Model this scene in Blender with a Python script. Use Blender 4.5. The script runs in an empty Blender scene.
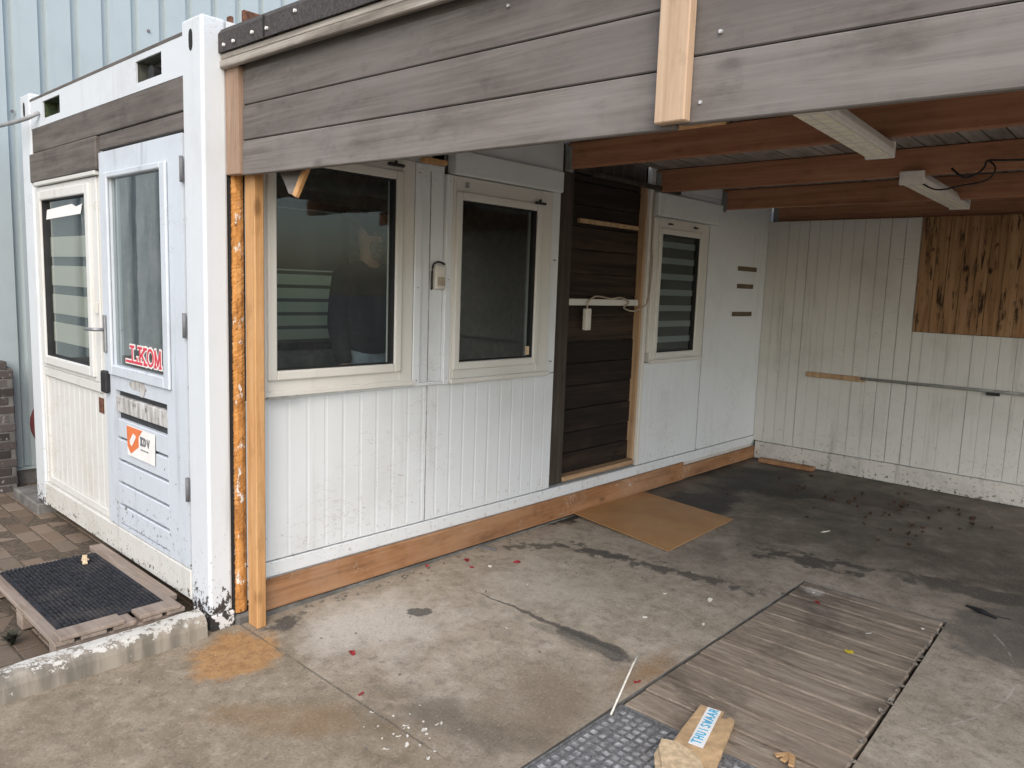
import bpy, bmesh, math, random
from mathutils import Vector, Matrix
R = random.Random(7)
rad = math.radians
scene = bpy.context.scene
COL = scene.collection

# ------------------------------------------------------------------ materials
class NT:
    def __init__(s, name):
        s.m = bpy.data.materials.new(name); s.m.use_nodes = True
        s.t = s.m.node_tree; s.t.nodes.clear()
        s.out = s.t.nodes.new('ShaderNodeOutputMaterial')
    def n(s, typ, **kw):
        nd = s.t.nodes.new(typ)
        for k, v in kw.items(): setattr(nd, k, v)
        return nd
    def put(s, sock, v):
        if v is None: return
        if hasattr(v, 'is_output'): s.t.links.new(v, sock)
        elif isinstance(v, (tuple, list)) and len(v) == 3 and sock.type == 'RGBA': sock.default_value = (*v, 1)
        else: sock.default_value = v
    def obj(s): return s.n('ShaderNodeTexCoord').outputs['Object']
    def world(s): return s.n('ShaderNodeNewGeometry').outputs['Position']
    def island(s): return s.n('ShaderNodeNewGeometry').outputs['Random Per Island']
    def orand(s): return s.n('ShaderNodeObjectInfo').outputs['Random']
    def mapping(s, v, scale=(1,1,1), loc=(0,0,0), rot=(0,0,0)):
        nd = s.n('ShaderNodeMapping'); s.put(nd.inputs['Vector'], v)
        s.put(nd.inputs['Scale'], scale); s.put(nd.inputs['Location'], loc); s.put(nd.inputs['Rotation'], rot)
        return nd.outputs[0]
    def noise(s, v, scale=5, detail=4, rough=.55, dist=0.0, col=False):
        nd = s.n('ShaderNodeTexNoise'); s.put(nd.inputs['Vector'], v); nd.inputs['Scale'].default_value = scale
        nd.inputs['Detail'].default_value = detail; nd.inputs['Roughness'].default_value = rough; nd.inputs['Distortion'].default_value = dist
        return nd.outputs['Color' if col else 'Fac']
    def voronoi(s, v, scale=5, feature='F1', out='Distance'):
        nd = s.n('ShaderNodeTexVoronoi', feature=feature); s.put(nd.inputs['Vector'], v); nd.inputs['Scale'].default_value = scale
        return nd.outputs[out]
    def math(s, op, a, b=0.0, c=None, clamp=False):
        nd = s.n('ShaderNodeMath', operation=op, use_clamp=clamp); s.put(nd.inputs[0], a); s.put(nd.inputs[1], b)
        if c is not None: s.put(nd.inputs[2], c)
        return nd.outputs[0]
    def vmath(s, op, a, b=(0,0,0)):
        nd = s.n('ShaderNodeVectorMath', operation=op); s.put(nd.inputs[0], a); s.put(nd.inputs[1], b)
        return nd.outputs['Value' if op in ('LENGTH','DISTANCE','DOT_PRODUCT') else 'Vector']
    def sep(s, v):
        nd = s.n('ShaderNodeSeparateXYZ'); s.put(nd.inputs[0], v); return nd.outputs
    def comb(s, x=0, y=0, z=0):
        nd = s.n('ShaderNodeCombineXYZ'); s.put(nd.inputs[0], x); s.put(nd.inputs[1], y); s.put(nd.inputs[2], z); return nd.outputs[0]
    def ss(s, v, a, b, lo=0., hi=1.):
        nd = s.n('ShaderNodeMapRange', interpolation_type='SMOOTHSTEP'); s.put(nd.inputs[0], v)
        for i, x in enumerate((a, b, lo, hi)): s.put(nd.inputs[1+i], x)
        return nd.outputs[0]
    def ramp(s, f, stops):
        nd = s.n('ShaderNodeValToRGB'); s.put(nd.inputs[0], f); e = nd.color_ramp.elements
        while len(e) < len(stops): e.new(.5)
        for i, (p, c) in enumerate(stops):
            e[i].position = p; e[i].color = (*c, 1) if isinstance(c, (tuple, list)) else (c, c, c, 1)
        return nd.outputs[0]
    def mix(s, f, a, b, blend='MIX'):
        nd = s.n('ShaderNodeMix', data_type='RGBA', blend_type=blend); s.put(nd.inputs[0], f); s.put(nd.inputs[6], a); s.put(nd.inputs[7], b)
        return nd.outputs[2]
    def bump(s, h, strength=.3, dist=.01, normal=None):
        nd = s.n('ShaderNodeBump'); s.put(nd.inputs['Height'], h); nd.inputs['Strength'].default_value = strength; nd.inputs['Distance'].default_value = dist
        s.put(nd.inputs['Normal'], normal); return nd.outputs[0]
    def pbr(s, col, rough=.6, metal=0., normal=None, spec=.4, sheen=0.):
        b = s.n('ShaderNodeBsdfPrincipled'); s.put(b.inputs['Base Color'], col); s.put(b.inputs['Roughness'], rough)
        s.put(b.inputs['Metallic'], metal); s.put(b.inputs['Normal'], normal); s.put(b.inputs['Specular IOR Level'], spec)
        s.t.links.new(b.outputs[0], s.out.inputs[0]); s.b = b
        return s.m
    def blob(s, p, cx, cy, rx, ry, ang=0., warp=.5, wscale=6., soft=.5):
        """irregular patch lying on the floor at (cx, cy); 1 inside"""
        v = s.mapping(p, loc=(-cx, -cy, 0))
        nd = s.n('ShaderNodeVectorRotate', rotation_type='Z_AXIS'); s.put(nd.inputs['Vector'], v); nd.inputs['Angle'].default_value = -ang
        v = s.vmath('MULTIPLY', nd.outputs[0], (1/rx, 1/ry, 0))
        d = s.vmath('LENGTH', v)
        w = s.math('MULTIPLY', s.math('SUBTRACT', s.noise(p, wscale, 5, .6), .5), warp*4)
        return s.ss(s.math('ADD', d, w), 1.0, 1.0 - soft, 0., 1.)

def wood(name, dark, mid, light, axis=0, scale=1., rough=.8, island=.35, knots=.0, grey=None, bump=.35, nail=False, greyamt=.5):
    s = NT(name); o = s.obj(); r = s.island()
    off = s.comb(s.math('MULTIPLY', r, 37.), s.math('MULTIPLY', r, 91.), s.math('MULTIPLY', r, 53.))
    v = s.vmath('ADD', o, off)
    sc = [28*scale]*3; sc[axis] = 1.1*scale
    g = s.noise(s.mapping(v, scale=tuple(sc)), 1.0, 7, .62, .8)
    sc2 = [110*scale]*3; sc2[axis] = 3*scale
    f = s.noise(s.mapping(v, scale=tuple(sc2)), 1.0, 3, .6)
    t = s.math('ADD', s.math('MULTIPLY', g, .75), s.math('MULTIPLY', f, .25))
    t = s.math('ADD', t, s.math('MULTIPLY', s.math('SUBTRACT', r, .5), island*.4))
    c = s.ramp(t, [(.28, dark), (.5, mid), (.72, light)])
    low = s.noise(v, 2.2, 4, .6)
    if grey: c = s.mix(s.math('MULTIPLY', s.ss(low, .4, .65), greyamt), c, grey)
    c = s.mix(s.ss(s.noise(v, 7, 5, .7), .55, .8, 0, .35), c, tuple(x*.55 for x in dark))
    mot = s.noise(s.mapping(v, scale=tuple(4. if i == axis else 11. for i in range(3))), 1, 6, .7)
    c = s.mix(s.ss(mot, .5, .72, 0, .38), c, tuple(x*.6 for x in dark)); c = s.mix(s.ss(mot, .48, .28, 0, .28), c, light)
    if knots:
        ks = [5.5]*3; ks[axis] = 2.4
        k = s.voronoi(s.mapping(v, scale=tuple(ks)), 1.0)
        c = s.mix(s.ss(k, .14, .04, 0, knots), c, tuple(x*.45 for x in dark))
    n = s.bump(t, bump, .004)
    return s.pbr(c, s.ss(t, .2, .8, rough+.08, rough-.08), normal=n, spec=.25)

def paint(name, col, dirt=(.28,.25,.2), amt=.35, rough=.5, streak=.3, chip=None, chipz=None, bump=.05, chipamt=.5, chiphi=.8, scuff=0.):
    s = NT(name); p = s.world()
    low = s.noise(p, 1.7, 5, .65); st = s.noise(s.mapping(p, scale=(9, 9, .8)), 1, 5, .65); fine = s.noise(p, 60, 4, .7)
    c = s.mix(s.ss(low, .45, .8, 0, amt), col, tuple(a*.5+b*.5 for a, b in zip(col, dirt)))
    c = s.mix(s.ss(st, .55, .85, 0, streak), c, dirt)
    c = s.mix(s.ss(fine, .62, .8, 0, .25*amt), c, dirt)
    h = fine
    if scuff:
        z_ = s.sep(p)[2]
        sp = s.math('SUBTRACT', s.noise(p, 34, 6, .75), s.ss(z_, .15, .75, .585, .70))
        c = s.mix(s.math('MULTIPLY', s.ss(sp, 0, .03), scuff), c, dirt)
        lines = s.ss(s.noise(s.mapping(p, scale=(70, 70, 2.2)), 1, 5, .7), .66, .74)
        c = s.mix(s.math('MULTIPLY', s.math('MULTIPLY', lines, s.ss(s.noise(p, 2.6, 4), .45, .6)), scuff), c, dirt)
        sc = s.ss(s.math('ABSOLUTE', s.math('SUBTRACT', s.noise(s.mapping(p, scale=(1, 1, 2.5)), 3.1, 5, .65, .8), .5)), .006, .002)
        c = s.mix(s.math('MULTIPLY', s.math('MULTIPLY', sc, s.ss(s.noise(p, 1.3, 2), .52, .6)), scuff*.8), c, dirt)
    if chip is not None:
        n = s.noise(p, 26, 6, .7); z = s.sep(p)[2]
        thr = s.ss(z, chipz[0], chipz[1], .62 - chipamt*.25, chiphi)
        m = s.ss(s.math('SUBTRACT', n, thr), 0., .02)
        c = s.mix(m, c, s.mix(s.ss(st, .35, .65), tuple(q*.6 for q in chip), tuple(q*1.25 for q in chip))); h = s.math('SUBTRACT', fine, s.math('MULTIPLY', m, 2.))
    return s.pbr(c, s.ss(low, .3, .8, rough-.1, rough+.15), normal=s.bump(h, bump, .003), spec=.35)

def plain(name, col, rough=.6, metal=0., var=.25, scale=14, bump=.08, spec=.4):
    s = NT(name); o = s.obj(); n = s.noise(o, scale, 5, .65)
    c = s.mix(s.ss(n, .35, .75), tuple(x*(1-var) for x in col), tuple(min(1, x*(1+var*.5)) for x in col))
    return s.pbr(c, rough, metal, s.bump(n, bump, .004), spec)

def glass(name, tint=(.74,.8,.79), amt=1.35, rough=.015, film=.025):
    s = NT(name)
    tr = s.n('ShaderNodeBsdfTransparent'); s.put(tr.inputs[0], tint)
    gl = s.n('ShaderNodeBsdfAnisotropic') if False else s.n('ShaderNodeBsdfGlossy'); s.put(gl.inputs['Color'], (.9,.95,.95)); gl.inputs['Roughness'].default_value = rough
    df = s.n('ShaderNodeBsdfDiffuse'); s.put(df.inputs[0], (.42,.42,.4))
    lw = s.n('ShaderNodeLayerWeight'); lw.inputs['Blend'].default_value = .5
    f = s.math('POWER', lw.outputs['Facing'], 5.)
    f = s.math('MULTIPLY', s.math('ADD', s.math('MULTIPLY', f, .96), .04), amt, clamp=True)
    p = s.world()
    nn = s.noise(p, 3.5, 3, .5)
    s.put(gl.inputs['Normal'], s.bump(nn, .02, .02))
    m1 = s.n('ShaderNodeMixShader'); s.put(m1.inputs[0], s.ss(s.noise(s.mapping(p, scale=(3,3,1)), 3, 6, .7), .35, .8, film*.4, film*1.8)); s.t.links.new(tr.outputs[0], m1.inputs[1]); s.t.links.new(df.outputs[0], m1.inputs[2])
    m2 = s.n('ShaderNodeMixShader'); s.put(m2.inputs[0], f); s.t.links.new(m1.outputs[0], m2.inputs[1]); s.t.links.new(gl.outputs[0], m2.inputs[2])
    s.t.links.new(m2.outputs[0], s.out.inputs[0]); return s.m

def fabric(name, col, transl=.4, transp=0.):
    s = NT(name); d = s.n('ShaderNodeBsdfDiffuse'); s.put(d.inputs[0], col)
    t = s.n('ShaderNodeBsdfTranslucent'); s.put(t.inputs[0], col)
    m = s.n('ShaderNodeMixShader'); m.inputs[0].default_value = transl
    s.t.links.new(d.outputs[0], m.inputs[1]); s.t.links.new(t.outputs[0], m.inputs[2])
    if transp:
        q = s.n('ShaderNodeBsdfTransparent'); m2 = s.n('ShaderNodeMixShader'); m2.inputs[0].default_value = transp
        s.t.links.new(m.outputs[0], m2.inputs[1]); s.t.links.new(q.outputs[0], m2.inputs[2]); m = m2
    s.t.links.new(m.outputs[0], s.out.inputs[0]); return s.m

# ground concrete with its stains, joint and cracks (world metres)
def concrete():
    s = NT('concrete'); p = s.world(); xyz = s.sep(p)
    p2 = s.mapping(p, scale=(1,1,0))
    big = s.noise(p2, .9, 5, .6); mid = s.noise(p2, 5, 6, .65, .4); fine = s.noise(p2, 90, 4, .7); agg = s.voronoi(p2, 170)
    grey = s.ramp(mid, [(.3, (.26,.222,.17)), (.5, (.34,.296,.235)), (.7, (.412,.364,.30))])
    tan = s.ramp(mid, [(.3, (.17,.138,.095)), (.5, (.25,.205,.147)), (.72, (.33,.278,.208))])
    m2 = s.noise(p2, 17, 6, .72, .3); grey = s.mix(s.ss(m2, .48, .66, 0, .6), grey, (.17,.15,.122)); tan = s.mix(s.ss(m2, .48, .68, 0, .6), tan, (.14,.115,.082)); grey = s.mix(s.ss(m2, .45, .3, 0, .5), grey, (.52,.48,.425)); tan = s.mix(s.ss(m2, .45, .3, 0, .5), tan, (.45,.39,.31))
    edge = s.math('ADD', xyz[1], s.math('MULTIPLY', s.math('SUBTRACT', s.noise(p2, 2.3, 5, .6), .5), .9))
    front = s.ss(edge, .42, .02)
    c = s.mix(front, grey, tan)
    # brown wash creeping along the pit edge
    c = s.mix(s.math('MULTIPLY', s.blob(p2, 1.46, .58, .5, .6, .2, .35, 3, 1.), .75), c, (.17,.135,.092))
    c = s.mix(s.math('MULTIPLY', s.blob(p2, 1.58, 1.15, .10, .32, .1, .4, 5, .9), .8), c, (.24,.15,.075))
    # pale scuffed film near the wall
    c = s.mix(s.math('MULTIPLY', s.blob(p2, .42, .62, .38, .5, .3, .45, 3.5, .8), .6), c, (.53,.50,.45))
    c = s.mix(s.math('MULTIPLY', s.blob(p2, .75, 1.5, .6, .5, .3, .5, 3.5, .9), .35), c, (.48,.445,.395))
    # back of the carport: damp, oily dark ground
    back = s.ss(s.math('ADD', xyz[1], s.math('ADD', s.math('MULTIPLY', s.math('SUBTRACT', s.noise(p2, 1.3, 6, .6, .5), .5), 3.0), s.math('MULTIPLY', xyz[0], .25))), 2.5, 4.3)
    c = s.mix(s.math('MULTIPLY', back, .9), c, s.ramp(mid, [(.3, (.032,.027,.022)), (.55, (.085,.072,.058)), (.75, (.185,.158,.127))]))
    blobs = [(.475,.83,.085,.05,.5,.55,9,.25,(.09,.085,.075),.9), (1.26,1.175,.23,.062,-.05,.45,6,.25,(.10,.093,.082),.95), (1.05,1.13,.34,.05,.05,.7,5,.5,(.17,.155,.13),.6),
             (1.0,2.22,.66,.07,.12,1.6,9,.8,(.085,.076,.065),.9), (.55,2.12,.22,.06,.3,1.2,8,.6,(.075,.068,.058),.9), (.28,2.0,.24,.06,.9,1.4,9,.6,(.085,.076,.065),.85), (.45,3.6,.3,.55,0,.5,3,.4,(.035,.032,.03),.9),
             (.5,4.6,.7,.6,0,.5,3,.5,(.03,.028,.026),.9), (1.3,4.7,.7,.3,.2,.7,5,.5,(.05,.035,.028),.8), (-.02,2.52,.14,.2,0,.4,7,.3,(.025,.023,.02),.95),
             (1.5,3.0,.4,.12,.3,1.3,8,.6,(.055,.048,.042),.85), (2.5,2.9,.09,.018,.2,.5,9,.3,(.02,.02,.02),.95), (2.6,2.7,.3,.45,.2,.4,4,.3,(.07,.065,.06),.6),
             (.15,.30,.07,.12,.2,.6,9,.4,(.06,.055,.05),.85), (1.3,.30,.5,.2,.4,.8,4,.9,(.13,.108,.08),.75), (.95,.0,.6,.16,.5,.8,4,1.,(.16,.125,.082),.6), (2.35,3.2,.5,.14,.15,.8,5,.4,(.045,.04,.037),.7)]
    for cx, cy, rx, ry, a, w, ws, so, col, k in blobs:
        c = s.mix(s.math('MULTIPLY', s.blob(p2, cx, cy, rx, ry, a, w, ws, so), k), c, col)
    # round rust stain by the post
    c = s.mix(s.math('MULTIPLY', s.blob(p2, .275, -.03, .215, .265, .83, .34, 6, .4), .8), c, s.mix(s.ss(m2, .42, .66), (.40,.215,.075), (.28,.135,.045)))
    c = s.mix(s.math('MULTIPLY', s.blob(p2, .85, -.12, .5, .16, .75, .6, 5, .9), .4), c, (.26,.16,.075))
    # cracks: long one in the middle, slab joint, hairlines
    def line(val, w, m0=None):
        return s.ss(s.math('ABSOLUTE', val), w, s.math('MULTIPLY', w, .35))
    wob = s.math('MULTIPLY', s.math('SUBTRACT', s.noise(p2, 6, 5, .7), .5), .10)
    l1 = s.math('MULTIPLY', line(s.math('ADD', s.math('SUBTRACT', xyz[1], 1.2), wob), s.ss(xyz[0], .4, 1.2, .005, .026)),
                s.math('MULTIPLY', s.ss(xyz[0], .4, .55), s.ss(xyz[0], 1.5, 1.3)))
    c = s.mix(s.math('MULTIPLY', l1, .85), c, (.075,.07,.062))
    wob2 = s.math('MULTIPLY', s.math('SUBTRACT', s.noise(p2, 14, 4, .7), .5), .012)
    j = s.math('MULTIPLY', line(s.math('ADD', s.math('SUBTRACT', xyz[1], .135), wob2), .007), s.math('MULTIPLY', s.ss(s.noise(p2, 5, 4, .6), .35, .5), s.ss(xyz[0], 1.6, 1.2)))
    c = s.mix(s.math('MULTIPLY', j, .7), c, (.09,.08,.065))
    # chalky scuffs and ghost arcs right of the pit
    dd = s.vmath('LENGTH', s.vmath('MULTIPLY', s.mapping(p2, loc=(-1.75,-2.1,0)), (1,1,0)))
    arc = s.math('MULTIPLY', s.math('MULTIPLY', line(s.math('ADD', s.math('SUBTRACT', dd, .98), wob2), .006), s.ss(xyz[0], 2.5, 2.55)), s.ss(s.noise(p2, 9, 3), .45, .6))
    c = s.mix(s.math('MULTIPLY', arc, .45), c, (.5,.48,.45))
    # grit
    c = s.mix(s.ss(fine, .55, .7, 0, .32), c, (.54,.50,.44)); c = s.mix(s.ss(fine, .46, .3, 0, .6), c, (.08,.07,.055))
    fl2 = s.noise(p2, 42, 5, .75); c = s.mix(s.ss(fl2, .55, .68, 0, .4), c, (.11,.095,.075))
    pit_ = s.ss(s.voronoi(p2, 38), .12, .04, 0, .5)
    c = s.mix(s.math('MULTIPLY', pit_, s.ss(s.noise(p2, 3, 3), .5, .62)), c, (.07,.06,.05))
    rr = s.math('SUBTRACT', .86, s.math('MULTIPLY', back, s.ss(big, .35, .65, .12, .38)))
    h = s.math('ADD', s.math('MULTIPLY', fine, .5), s.math('SUBTRACT', mid, s.math('MULTIPLY', l1, 1.2)))
    return s.pbr(c, rr, normal=s.bump(h, .35, .006), spec=.3)

M = {}
M['concrete'] = concrete()
M['white'] = paint('white_paint', (.645,.685,.71), amt=.40, streak=.38, rough=.45, scuff=.5)
M['cream'] = paint('cream_frame', (.60,.60,.565), dirt=(.3,.26,.2), scuff=.3, amt=.4, streak=.25, rough=.4)
M['endcream'] = paint('end_panel_cream', (.615,.62,.60), dirt=(.33,.28,.18), scuff=.5, amt=.5, streak=.55, rough=.5, chip=(.12,.08,.04), chipz=(-.05,.3), chipamt=.05)
M['post'] = paint('post_white', (.60,.64,.67), dirt=(.25,.22,.18), scuff=.55, chiphi=.735, amt=.45, streak=.5, rough=.5, chip=(.06,.052,.05), chipz=(-.02,.30), chipamt=.62, bump=.15)
M['rail'] = paint('rail_white', (.57,.57,.54), dirt=(.24,.19,.11), scuff=.6, amt=.6, streak=.5, rough=.6, chip=(.07,.055,.04), chipz=(0,.25), chipamt=.25, bump=.15)
M['footing'] = paint('footing_peeling', (.60,.60,.60), dirt=(.12,.11,.1), amt=.6, rough=.8, chip=(.045,.042,.04), chipz=(0.,.02), chipamt=.55, bump=.3)
M['door'] = paint('door_bluewhite', (.535,.585,.635), scuff=.5, dirt=(.15,.15,.15), amt=.55, streak=.6, rough=.5, chip=(.16,.15,.14), chipz=(0.1,1.0), chipamt=.12, chiphi=.70, bump=.12)
def peeled():
    s = NT('peeled_door_board'); p = s.world(); a = s.noise(s.mapping(p, scale=(26, 26, 5)), 1, 6, .7); b = s.noise(p, 18, 6, .7)
    c = s.ramp(a, [(.35, (.22,.21,.2)), (.5, (.42,.41,.39)), (.62, (.6,.61,.62))]); c = s.mix(s.ss(b, .57, .66, 0, .85), c, (.085,.08,.075))
    return s.pbr(c, .8, normal=s.bump(s.math('ADD', a, b), .4, .004))
M['peeled'] = peeled()
M['kerb'] = paint('kerb_whitewash', (.55,.54,.50), dirt=(.2,.17,.12), amt=.8, scuff=.7, rough=.85, chip=(.25,.225,.185), chipz=(-.035,.045), chipamt=1.25, chiphi=.60, bump=.4)
M['backwall'] = paint('back_plank_white', (.56,.565,.54), scuff=.4, dirt=(.17,.15,.12), amt=.55, streak=.55, rough=.6)
M['baseboard'] = paint('dirty_base_board', (.54,.53,.50), dirt=(.07,.062,.055), amt=1., streak=.85, rough=.7, chip=(.13,.115,.1), chipz=(-.05,.3), chipamt=.22, scuff=.7)
M['inner'] = plain('inner_liner', (.36,.355,.33), .8)
M['dark'] = plain('dark_void', (.02,.02,.02), .8)
M['rubber'] = plain('black_rubber', (.022,.022,.024), .6)
M['steel'] = plain('grey_steel', (.36,.37,.38), .45, .6)
M['galv'] = plain('galvanised', (.46,.47,.48), .6, 0., var=.6, scale=26)
M['gratesteel'] = plain('grate_steel', (.21,.215,.22), .55, .2, var=.45, scale=60)
M['fascia'] = wood('fascia_wood', (.085,.075,.067), (.155,.139,.126), (.235,.215,.197), 0, .8, grey=(.215,.20,.19), island=.12, bump=.6, knots=.5)
M['fasciadark'] = wood('fascia_wood_upper', (.065,.057,.052), (.122,.108,.098), (.185,.167,.154), 0, .8, grey=(.16,.147,.138), island=.2, bump=.6, knots=.5)
M['lath'] = wood('lath_weathered', (.06,.05,.042), (.25,.222,.19), (.56,.52,.47), 0, .7, island=.1, bump=.6)
M['lintel'] = wood('lintel_wood', (.055,.048,.044), (.105,.092,.083), (.17,.15,.137), 0, 1., island=.3, grey=(.15,.135,.125))
M['beam'] = wood('red_brown_beam', (.21,.095,.053), (.36,.175,.10), (.49,.275,.17), 0, .6, island=.5, knots=.5, rough=.7)
M['deck'] = wood('deck_underside', (.15,.135,.12), (.29,.265,.24), (.42,.39,.36), 1, 1., island=.6)
M['batten'] = wood('pale_new_batten', (.34,.235,.15), (.46,.33,.225), (.54,.41,.29), 2, .9, island=.1, knots=.4)
M['endboard'] = wood('brown_end_board', (.20,.13,.09), (.31,.215,.155), (.40,.30,.23), 2, 1., island=.1)
M['post_wood'] = wood('yellow_pine_post', (.30,.15,.055), (.47,.26,.11), (.57,.37,.19), 2, .8, island=.1, knots=.7, rough=.65)
M['skirt'] = wood('stained_skirting', (.13,.058,.026), (.29,.145,.068), (.42,.235,.125), 1, .55, island=.1, knots=.5, rough=.65, grey=(.36,.25,.17), greyamt=.35)
M['darkplank'] = wood('dark_door_plank', (.008,.006,.005), (.018,.0125,.0095), (.052,.033,.023), 1, .6, island=.6, knots=.5)
M['darkjamb'] = wood('dark_jamb', (.03,.024,.02), (.055,.045,.037), (.085,.07,.058), 2, 1., island=.3)
M['trimwood'] = wood('raw_wood_trim', (.25,.15,.08), (.4,.27,.16), (.52,.38,.25), 2, 1., island=.4)
M['sillwood'] = wood('raw_wood_sill', (.22,.13,.07), (.36,.235,.135), (.48,.34,.22), 1, .8, island=.1)
M['patch'] = wood('knotty_board_patch', (.19,.095,.04), (.315,.175,.082), (.42,.26,.14), 2, .8, island=.5)
M['pallet'] = wood('pallet_wood', (.14,.105,.08), (.25,.195,.155), (.36,.30,.25), 0, 1.2, island=.5, grey=(.27,.235,.205))
def pitwood():
    s = NT('pit_plank'); o = s.world(); r = s.orand()
    off = s.comb(s.math('MULTIPLY', r, 37.), s.math('MULTIPLY', r, 11.), 0.); v = s.vmath('ADD', o, off)
    g = s.noise(s.mapping(v, scale=(3.2, 24, 10)), 1, 9, .76, 1.0); big = s.noise(s.mapping(o, scale=(1, 1, 0)), 1.9, 6, .65, .6); f = s.noise(s.mapping(v, scale=(14, 90, 10)), 1, 4, .7)
    c = s.ramp(g, [(.32, (.12,.093,.07)), (.5, (.255,.212,.166)), (.68, (.40,.345,.28))])
    c = s.mix(s.math('MULTIPLY', s.math('SUBTRACT', r, .3), .45), c, (.2,.16,.115))
    c = s.mix(s.ss(big, .47, .68, 0, .65), c, (.085,.07,.058)); c = s.mix(s.ss(big, .45, .3, 0, .4), c, (.27,.225,.17))
    c = s.mix(s.ss(f, .58, .72, 0, .7), c, (.42,.37,.30))
    c = s.mix(s.ss(s.noise(s.mapping(v, scale=(5, 16, 5)), 1, 5, .7), .6, .72, 0, .55), c, (.05,.042,.036))
    c = s.mix(s.math('MULTIPLY', s.blob(o, 1.746, 2.528, .075, .075, 0, .5, 14, .7), .5), c, (.6,.58,.54))
    return s.pbr(c, .85, normal=s.bump(s.math('ADD', g, f), .6, .005), spec=.2)
M['pitplank'] = pitwood()
M['sidewall'] = wood('side_wall_plank', (.06,.04,.03), (.12,.085,.06), (.18,.13,.1), 1, 1., island=.5)
M['scrapwood'] = wood('scrap_wood', (.3,.16,.07), (.45,.28,.14), (.58,.4,.22), 0, 2., island=.3)
def patch_mat():
    s = NT('mouldy_board_patch'); o = s.world(); r = s.island()
    off = s.comb(s.math('MULTIPLY', r, 37.), 0., s.math('MULTIPLY', r, 53.)); v = s.vmath('ADD', o, off)
    g = s.noise(s.mapping(v, scale=(26,26,1.4)), 1, 6, .6, .8)
    g = s.math('ADD', g, s.math('MULTIPLY', s.math('SUBTRACT', r, .5), .16))
    c = s.ramp(g, [(.3, (.19,.105,.048)), (.5, (.28,.165,.083)), (.7, (.35,.225,.125))])
    k = s.voronoi(s.mapping(v, scale=(9,9,5.)), 1.0)
    m = s.math('MULTIPLY', s.ss(s.noise(v, 6, 3), .5, .6), s.ss(s.math('ADD', k, s.math('MULTIPLY', s.math('SUBTRACT', s.noise(o, 25, 4), .5), .45)), .22, .12))
    stk = s.math('MULTIPLY', s.ss(s.noise(s.mapping(v, scale=(30,30,3.2)), 1, 6, .75), .52, .61), s.ss(s.noise(o, 5, 4), .38, .52))
    c = s.mix(s.math('MAXIMUM', m, stk), c, (.03,.017,.01))
    return s.pbr(c, .75, normal=s.bump(g, .3, .004), spec=.25)
M['patch'] = patch_mat()
M['blue'] = paint('blue_grey_sheet', (.37,.435,.455), dirt=(.22,.25,.27), amt=.5, streak=.45, rough=.45)
M['felt'] = plain('roof_felt', (.075,.068,.066), .95, var=.4, scale=90, bump=.5)
def foam_mat():
    s = NT('old_foam'); p = s.world(); n = s.noise(p, 38, 6, .7); m = s.noise(s.mapping(p, scale=(1,1,.5)), 16, 6, .7)
    c = s.ramp(m, [(.32, (.2,.085,.025)), (.5, (.46,.21,.055)), (.68, (.58,.31,.11))])
    c = s.mix(s.ss(s.noise(s.mapping(p, scale=(1,1,.45)), 24, 6, .7), .585, .63), c, (.62,.58,.52)); c = s.mix(s.ss(n, .40, .33), c, (.09,.045,.02))
    return s.pbr(c, .9, normal=s.bump(n, .4, .006))
M['foam'] = foam_mat()
def splash(m):
    s = NT.__new__(NT); s.m = m; s.t = m.node_tree; b = [n for n in s.t.nodes if n.type == 'BSDF_PRINCIPLED'][0]
    old = b.inputs['Base Color'].links[0].from_socket; p = s.world()
    n = s.noise(p, 7, 6, .7, 1.2); l = s.ss(s.math('ABSOLUTE', s.math('SUBTRACT', n, .5)), .012, .004)
    k = s.math('MULTIPLY', l, s.ss(s.noise(p, 1.9, 3), .56, .64))
    s.put(b.inputs['Base Color'], s.mix(s.math('MULTIPLY', k, .75), old, (.6,.55,.47)))
splash(M['skirt'])
def sheet_mat():
    s = NT('fibreboard'); o = s.obj(); n = s.noise(o, 3, 5, .6); f = s.noise(o, 80, 3); b = s.noise(s.mapping(o, scale=(1,6,1)), 4, 5, .6)
    c = s.ramp(n, [(.3, (.33,.175,.07)), (.6, (.42,.235,.10)), (.8, (.36,.2,.085))])
    c = s.mix(s.ss(b, .62, .72, 0, .4), c, (.2,.1,.05)); c = s.mix(s.ss(f, .6, .8, 0, .2), c, (.5,.32,.17))
    return s.pbr(c, .55, normal=s.bump(f, .1, .002))
M['sheet'] = sheet_mat()
M['card'] = plain('cardboard', (.52,.36,.20), .85, var=.3, scale=18, bump=.2)
M['cardpale'] = plain('cardboard_torn', (.62,.48,.31), .9, var=.3, scale=40, bump=.4)
M['label'] = plain('label_white', (.82,.82,.80), .6, var=.06)
M['cyan'] = plain('label_blue_ink', (.12,.42,.62), .6, var=.1)
M['red'] = plain('sign_red', (.60,.05,.08), .5, var=.1)
M['signwhite'] = plain('sign_white', (.80,.79,.77), .5, var=.06)
M['orange'] = plain('sticker_orange', (.72,.20,.07), .5, var=.1)
M['ink'] = plain('grey_ink', (.16,.16,.17), .6)
M['mat'] = None
def mat_mat():
    s = NT('ribbed_mat'); o = s.obj(); n = s.noise(o, 60, 5, .7); l = s.noise(o, 4, 4)
    c = s.ramp(n, [(.35, (.018,.019,.023)), (.6, (.045,.047,.054)), (.8, (.10,.10,.105))]); c = s.mix(s.ss(l, .5, .75, 0, .35), c, (.13,.115,.1))
    return s.pbr(c, .95, normal=s.bump(n, .8, .008), spec=.1)
M['mat'] = mat_mat()
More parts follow.
